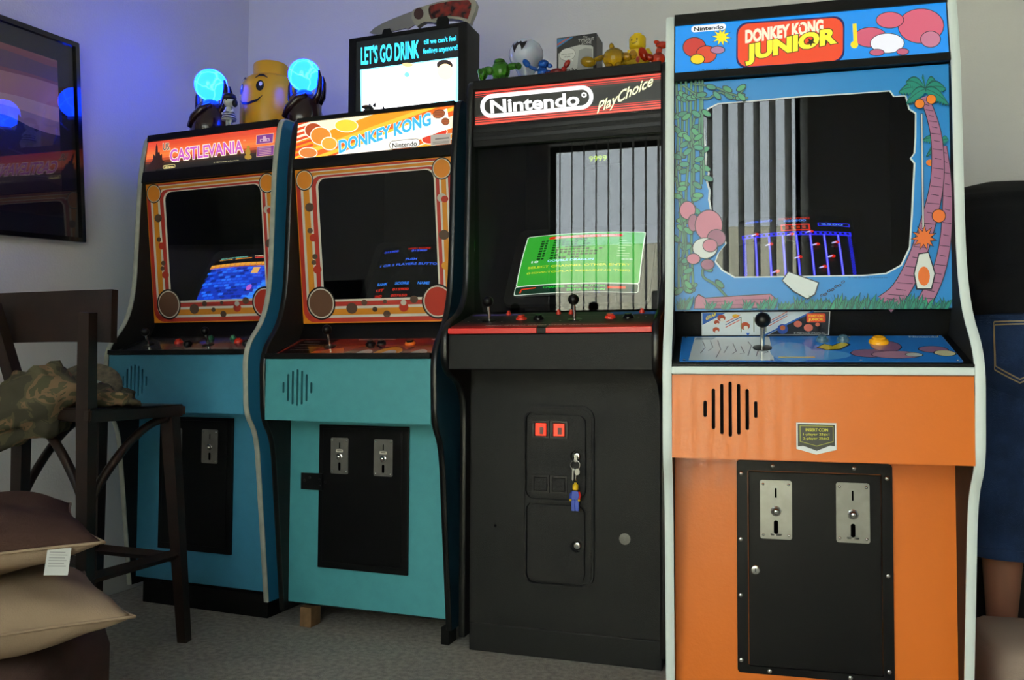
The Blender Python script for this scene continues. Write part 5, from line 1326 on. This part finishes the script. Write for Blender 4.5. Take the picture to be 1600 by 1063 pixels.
# turned-up edge band, an open strip of cloth standing above the fold
bm = B(); pr_, nx_ = [], []
K = 20
for k in range(K+1):
    t = k/K; an = PI*(1.08*t-.02)
    x = .03+.105*math.cos(an)+.0; yv = .05*math.sin(an)*.6
    z = .055+.085*math.sin(an)**.8 if 0 < math.sin(an) else .055
    o1 = cl(x, .045+yv, z*.98); i1 = cl(x*.86+.02, .005+yv*.6, max(z-.045, .03))
    pr_.append((o1, i1))
V1 = [[bm.verts.new(o1), bm.verts.new(i1), bm.verts.new(i1-cl(0, .006, .004)), bm.verts.new(o1-cl(0, .006, -.002))] for o1, i1 in pr_]
for k in range(K):
    for j in range(4): bm.faces.new((V1[k][j], V1[k][(j+1) % 4], V1[k+1][(j+1) % 4], V1[k+1][j]))
bm.faces.new(V1[0]); bm.faces.new(V1[-1][::-1])
obj('edge_band', bm, mat('camouflage_lining', '#6e6450', .95, color2='#4c4a3c', vscale=60), cp_, smooth=R(50))

# ------------------------------------------------------------------ cushions in the left corner of the view
def pillow_bm(wd, dp, th, seed=0.0, pinch=.10, n=26):
    bm = B(); G = {}
    for sgn in (1, -1):
        for i in range(n+1):
            for j in range(n+1):
                u, v = 2*i/n-1, 2*j/n-1
                edge = i in (0, n) or j in (0, n)
                if edge and sgn == -1: G[(i, j, -1)] = G[(i, j, 1)]; continue
                f = max(0, (1-abs(u)**2.6))**.55*max(0, (1-abs(v)**2.6))**.55
                x = u*wd/2*(1-pinch*(1-v*v)*abs(u)**3); y = v*dp/2*(1-pinch*(1-u*u)*abs(v)**3)
                z = sgn*th/2*f + noise.noise(Vector((u*2.3+seed, v*2.3, sgn)))*.016*f
                G[(i, j, sgn)] = bm.verts.new((x, y, z))
        for i in range(n):
            for j in range(n):
                q = [G[(i, j, sgn)], G[(i+1, j, sgn)], G[(i+1, j+1, sgn)], G[(i, j+1, sgn)]]
                f = bm.faces.new(q if sgn == 1 else q[::-1]); f.material_index = 0 if sgn == 1 else 1
    return bm
def piping(wd, dp, pinch=.10, n=26, r=.0035):
    pts = []
    for k in range(4*n):
        s, t = divmod(k, n); q = 2*t/n-1
        u, v = ((q, -1), (1, q), (-q, 1), (-1, -q))[s]
        pts.append(Vector((u*wd/2*(1-pinch*(1-v*v)*abs(u)**3), v*dp/2*(1-pinch*(1-u*u)*abs(v)**3), 0)))
    rings = []
    for k, p in enumerate(pts):
        t = (pts[(k+1) % len(pts)]-pts[k-1]).normalized(); nrm = Vector((t.y, -t.x, 0))
        rings.append([p+nrm*math.cos(a_)*r+Vector((0, 0, math.sin(a_)*r)) for a_ in [2*PI*j/6 for j in range(6)]])
    return ring_sweep(B(), rings, closed=True)
m_pb = mat('brown_suede', '#4a3630', .95, bump=.3, bscale=300, var=.2, vscale=12, spec=.1)
m_pg = mat('beige_suede', '#a38d76', .95, bump=.3, bscale=300, var=.12, vscale=12, spec=.1)
m_pd = mat('mocha_suede', '#5e4a44', .95, bump=.3, bscale=300, var=.2, vscale=12, spec=.1)
def pillow(X, Z, h, wd, th, rz, mats, label, tilt=(0, 0)):
    t = thing('cushion', label, 'cushion', c2w(X, Z, h), 0, 'cushions stacked at the left')
    t.rotation_euler = (tilt[0], tilt[1], PHI+rz)
    c = obj('cover', pillow_bm(wd, wd, th, X*7+h*9), mats, t, smooth=4)
    obj('piping', piping(wd, wd), mats[1], t, smooth=4)
    return t
ot = thing('floor_cushion', 'thick brown floor cushion at the bottom of the cushion stack', 'cushion', c2w(-1.235, 1.90), PHI+R(8))
bm = nbox(-.26, .26, -.26, .26, .0, .245, bev=.06)
bmesh.ops.subdivide_edges(bm, edges=bm.edges[:], cuts=3, use_grid_fill=True)
for v in bm.verts: v.co.z = max(0, v.co.z + (.02*(1-(v.co.x/.26)**2)*(1-(v.co.y/.26)**2) if v.co.z > .2 else 0))
obj('cover', bm, m_pd, ot, smooth=R(60))
pillow(-1.155, 1.86, .343, .50, .155, R(38), [m_pg, m_pg], 'plain beige cushion in the middle of the cushion stack')
ptop = pillow(-1.212, 1.86, .504, .50, .150, R(35), [m_pb, m_pg], 'brown cushion with beige underside and white tag, on top of the cushion stack', (R(2), R(-2)))
tgm = obj('care_tag', nbox(-.022, .022, -.0006, .0006, -.062, .002), mat('white_tag', '#d8d8d2', .7), ptop, loc=(.168, -.232, .0))
tgm.rotation_euler = (R(-35), R(8), R(-8))
a = Art(lambda u, v, l: (u, -.0008-l, v))
for k in range(6): a.stroke([(-.017, -.013-k*.006), (.012+.004*(k % 2), -.013-k*.006)], .0018, '#a2a29e')
a.build('tag_print', m_print, tgm)

# ------------------------------------------------------------------ right edge: ottoman, dresser, person
ob = thing('ottoman', 'low beige upholstered ottoman beside the orange cabinet', 'ottoman', c2w(1.345, 1.98), PHI-R(13.5))
bm = nbox(-.23, .23, -.17, .17, .05, .262, bev=.045)
bmesh.ops.subdivide_edges(bm, edges=bm.edges[:], cuts=2, use_grid_fill=True)
obj('upholstery', bm, mat('taupe_fabric', '#8d7d72', .95, bump=.3, bscale=350, spec=.1), ob, smooth=R(60))
for sx in (-1, 1):
    for sy in (-1, 1): obj('foot', nlathe([(.014, 0), (.02, .06)], 10), m_stool, ob, loc=(sx*.17, sy*.11, 0))
dw = thing('dresser', 'dark brown wooden dresser with round knobs against the wall at right', 'dresser', (.93, 3.17, 0))
m_dres = mat('dark_dresser_wood', '#1c110d', .4, bump=.06, bscale=60, color2='#140c0a', vscale=9)
obj('carcass', nbox(-.45, .45, -.20, .18, .04, .76, bev=.004), m_dres, dw)
obj('top', nbox(-.47, .47, -.22, .185, .762, .79, bev=.004), m_dres, dw)
for k in range(3):
    for s in (-1, 1):
        d_ = obj('drawer', nbox(s*.22-.20, s*.22+.20, -.216, -.2005, .07+k*.23, .28+k*.23, bev=.003), m_dres, dw)
        obj('knob', nlathe([(.006, 0), (.006, .012), (.013, .018), (.012, .025), (.0004, .028)], 14, Matrix.Translation((s*.22, -.216, .175+k*.23)) @ Matrix.Rotation(PI/2, 4, 'X')), m_chrome, d_, smooth=R(50))
for s in (-1, 1):
    for yy in (-.17, .15): obj('foot', nbox(s*.42-.025, s*.42+.025, yy-.025, yy+.025, 0, .0395), m_dres, dw)

pe = thing('person', 'person in black shirt and blue denim shorts standing with back turned beside the orange cabinet', 'person', c2w(1.50, 2.40), PHI-R(4))
pe.scale = (1.02, 1.0, 1.022)
m_skin = mat('skin', '#8a5c48', .6, sss=.05)
def skin_mesh(name, verts, edges, rad, root=0, sub=2):
    me = bpy.data.meshes.new(name); me.from_pydata([Vector(v) for v in verts], edges, [])
    o = bpy.data.objects.new(name, me); COL.objects.link(o)
    sk = o.modifiers.new('skin', 'SKIN'); sb = o.modifiers.new('sub', 'SUBSURF'); sb.levels = sub; sb.render_levels = sub
    for i, r in enumerate(rad):
        me.skin_vertices[0].data[i].radius = (r if isinstance(r, tuple) else (r, r)); me.skin_vertices[0].data[i].use_root = (i == root)
    dg = bpy.context.evaluated_depsgraph_get(); dg.update()
    nm = bpy.data.meshes.new_from_object(o.evaluated_get(dg)); bpy.data.objects.remove(o)
    return nm
V = [(0, 0, .95), (0, -.005, 1.08), (0, .01, 1.22), (0, .05, 1.30), (0, .10, 1.375), (0, .135, 1.52), (0, .165, 1.60), (0, .18, 1.67)]
E_ = [(0, 1), (1, 2), (2, 3), (3, 4), (4, 5), (5, 6), (6, 7)]
RD = [(.15, .11), (.13, .10), (.145, .10), (.12, .08), .04, .058, .085, .06]
def add(p, par, r): V.append(p); RD.append(r); E_.append((par, len(V)-1)); return len(V)-1
for s in (-1, 1):
    a1 = add((s*.16, .06, 1.32), 3, .05); a2 = add((s*.225, .13, 1.16), a1, .044); a3 = add((s*.17, .33, 1.05), a2, .034); a4 = add((s*.155, .39, 1.045), a3, .026); a5 = add((s*.15, .44, 1.035), a4, (.032, .018))
    for k, (dx, dy, dzz) in enumerate(((-.028, .075, -.012), (-.01, .088, -.012), (.010, .084, -.014), (.028, .066, -.016))):
        f1 = add((s*.15+dx*.8, .44+dy*.45, 1.033), a5, .0095); f2 = add((s*.15+dx, .44+dy*.8, 1.022), f1, .0085); add((s*.15+dx, .44+dy, 1.03+dzz*2.2), f2, .0075)
    th1 = add((s*.15-s*.035, .415, 1.035), a4, .010); th2 = add((s*.15-s*.05, .445, 1.025), th1, .009); add((s*.15-s*.052, .47, 1.018), th2, .008)
    l1 = add((s*.10, .0, .86), 0, .095); l2 = add((s*.105, .005, .66), l1, .078); l3 = add((s*.11, .0, .48), l2, .056); l4 = add((s*.11, -.02, .36), l3, .056); l5 = add((s*.11, -.005, .10), l4, .034); l6 = add((s*.11, -.01, .055), l5, .036); l7 = add((s*.115, .09, .034), l6, (.038, .024)); add((s*.118, .155, .024), l7, (.034, .016))
def lean(x, y, z):
    k = max(0, z-1.05); h = max(0, z-1.425)
    return (x + .05*k, y + .25*k + .4*h, z - 1.9*h)
V = [lean(*p) if not (p[1] > .1 and p[2] < 1.1) else (p[0]+.03, p[1], p[2]) for p in V]
body = obj('body', skin_mesh('body', V, E_, RD), m_skin, pe, smooth=4)
bm = B(); ball(bm, lean(0, .170, 1.625), .098, 20, 14, (.88, 1.02, 1.1)); 
for v in bm.verts:
    if v.co.y > lean(0, .17, 1.625)[1]+.06 and v.co.z < lean(0, 0, 1.625)[2]+.03: v.co.y -= .05
obj('hair', bm, mat('dark_hair', '#17110e', .6), pe, smooth=4)
obj('nose', ball(B(), lean(0, .262, 1.60), .014, 10, 8, (.8, 1, 1.3)), m_skin, pe, smooth=4)
for s in (-1, 1): obj('ear', ball(B(), lean(s*.088, .165, 1.60), .022, 10, 8, (.4, .8, 1.3)), m_skin, pe, smooth=4)
for s in (-1, 1): obj('eye', ball(B(), lean(s*.032, .245, 1.625), .010, 10, 8), mat('eye_white', '#d8d4cc', .3), pe, smooth=4)
obj('mouth', ball(B(), lean(0, .248, 1.555), .02, 10, 6, (1, .35, .25)), mat('lips', '#7a4038', .5), pe, smooth=4)
# shirt: draped rings with folds, plus sleeves
m_shirt = mat('black_cotton', '#15161a', .9, bump=.2, bscale=400, spec=.15)
TR = [(1.015, -.015, .185, .140), (1.05, -.015, .188, .142), (1.10, -.012, .186, .138), (1.17, -.005, .192, .138), (1.24, .008, .205, .138), (1.31, .028, .235, .138), (1.365, .045, .242, .132), (1.388, .06, .215, .118), (1.408, .07, .165, .095), (1.425, .085, .10, .07), (1.445, .11, .075, .06)]
rings = []
for i in range(len(TR)-1):
    for k in range(4):
        t = k/4; z, cy, rx, ry = [TR[i][j]+(TR[i+1][j]-TR[i][j])*t for j in range(4)]
        ring = []
        for q in range(48):
            an = 2*PI*q/48; f = 1+.035*noise.noise(Vector((math.cos(an)*1.2, z*16+math.sin(an)*1.5, 4)))+.02*noise.noise(Vector((math.cos(an)*2, z*40, 9)))
            ring.append(lean(rx*math.copysign(abs(math.cos(an))**.8, math.cos(an))*f, cy+ry*math.sin(an)*f, z+.006*noise.noise(Vector((an, z*9, 1)))))
        rings.append(ring)
shirt = obj('shirt', ring_sweep(B(), rings, caps=False), m_shirt, pe, smooth=4)
for s in (-1, 1): obj('sleeve', ntube([lean(*p) for p in ((s*.15, .05, 1.37), (s*.19, .075, 1.34), (s*.222, .11, 1.24), (s*.232, .135, 1.17))], [.06, .078, .072, .070], 16), m_shirt, shirt, smooth=R(60))
# denim shorts
m_den = mat('blue_denim', '#24385c', .9, bump=.5, bscale=500, color2='#1a2844', vscale=10, spec=.15)
m_st = mat('denim_stitching', '#8a7a58', .8)
HR = [(1.035, -.012, .180, .132), (1.0, -.012, .183, .136), (.95, -.014, .190, .145), (.89, -.018, .196, .155), (.83, -.016, .196, .150), (.79, -.008, .190, .135)]
def hipr(z):
    for A, Bq in zip(HR, HR[1:]):
        if z >= Bq[0]:
            t = (A[0]-z)/(A[0]-Bq[0]); return [A[j]+(Bq[j]-A[j])*t for j in (1, 2, 3)]
    return HR[-1][1:]
rings = []
for k in range(16):
    z = 1.035-.245*k/15; cy, rx, ry = hipr(z)
    rings.append([(rx*math.cos(2*PI*q/40), cy+ry*math.sin(2*PI*q/40), z) for q in range(40)])
sh = obj('denim_shorts', ring_sweep(B(), rings, caps=False), m_den, pe, smooth=4)
def hipp(u, v, l):
    cy, rx, ry = hipr(v); an = u
    return ((rx+l)*math.cos(an), cy+(ry+l)*math.sin(an), v)
for s in (-1, 1):
    lr = []
    for k in range(12):
        z = .845-.485*k/11; rr = .100+.004*k/11*1.5
        lr.append([(s*.098+(rr*math.cos(2*PI*q/28))*(1.0+.03*noise.noise(Vector((q*.6, z*14, s)))), -.004+(rr+.012)*math.sin(2*PI*q/28)*(1+.04*noise.noise(Vector((q*.7, z*11, s+3)))), z) for q in range(28)])
    lg = obj('shorts_leg', ring_sweep(B(), lr, caps=False), m_den, sh, smooth=4)
    obj('hem', ring_sweep(B(), [[(s*.098+(.107+d_)*math.cos(2*PI*q/28), -.004+(.119+d_)*math.sin(2*PI*q/28), z) for q in range(28)] for z, d_ in ((.358, 0), (.357, .004), (.385, .004), (.386, 0))], caps=False), m_den, lg)
    c_ = -PI/2 + s*.62
    pk = [(c_-.36, .995), (c_+.36, .995), (c_+.34, .865), (c_, .830), (c_-.34, .865)]
    bm = B(); NP = 6
    a = Art(lambda u, v, l: hipp(u, v, .0035+l), maxedge=.05); a.poly(pk, '#24385c')
    po_ = a.build('back_pocket', m_den, sh)
    a = Art(lambda u, v, l: hipp(u, v, .0045+l), maxedge=.05)
    for g in (.0, .008):
        q_ = [(c_+(x-c_)*(1-g*5), z-(g if z > .9 else -g*1.2)) for x, z in pk]
        for i in range(5): a.stroke([q_[i], q_[(i+1) % 5]], .004 if i in (0, 2, 3) else .012, '#8a7a58')
    a.build('stitching', m_print, po_)
obj('waistband', ring_sweep(B(), [[(( .182+d_)*math.cos(2*PI*q/40), -.012+(.134+d_)*math.sin(2*PI*q/40), z) for q in range(40)] for z, d_ in ((1.005, .0), (1.005, .004), (1.042, .003), (1.042, -.002))], caps=False), m_den, sh)
for s in (-1, 1):
    b_ = obj('shoe', ball(B(), (s*.116, .05, .04), .05, 16, 10, (.95, 2.5, .8)), mat('dark_shoe', '#141212', .5), pe, smooth=4)
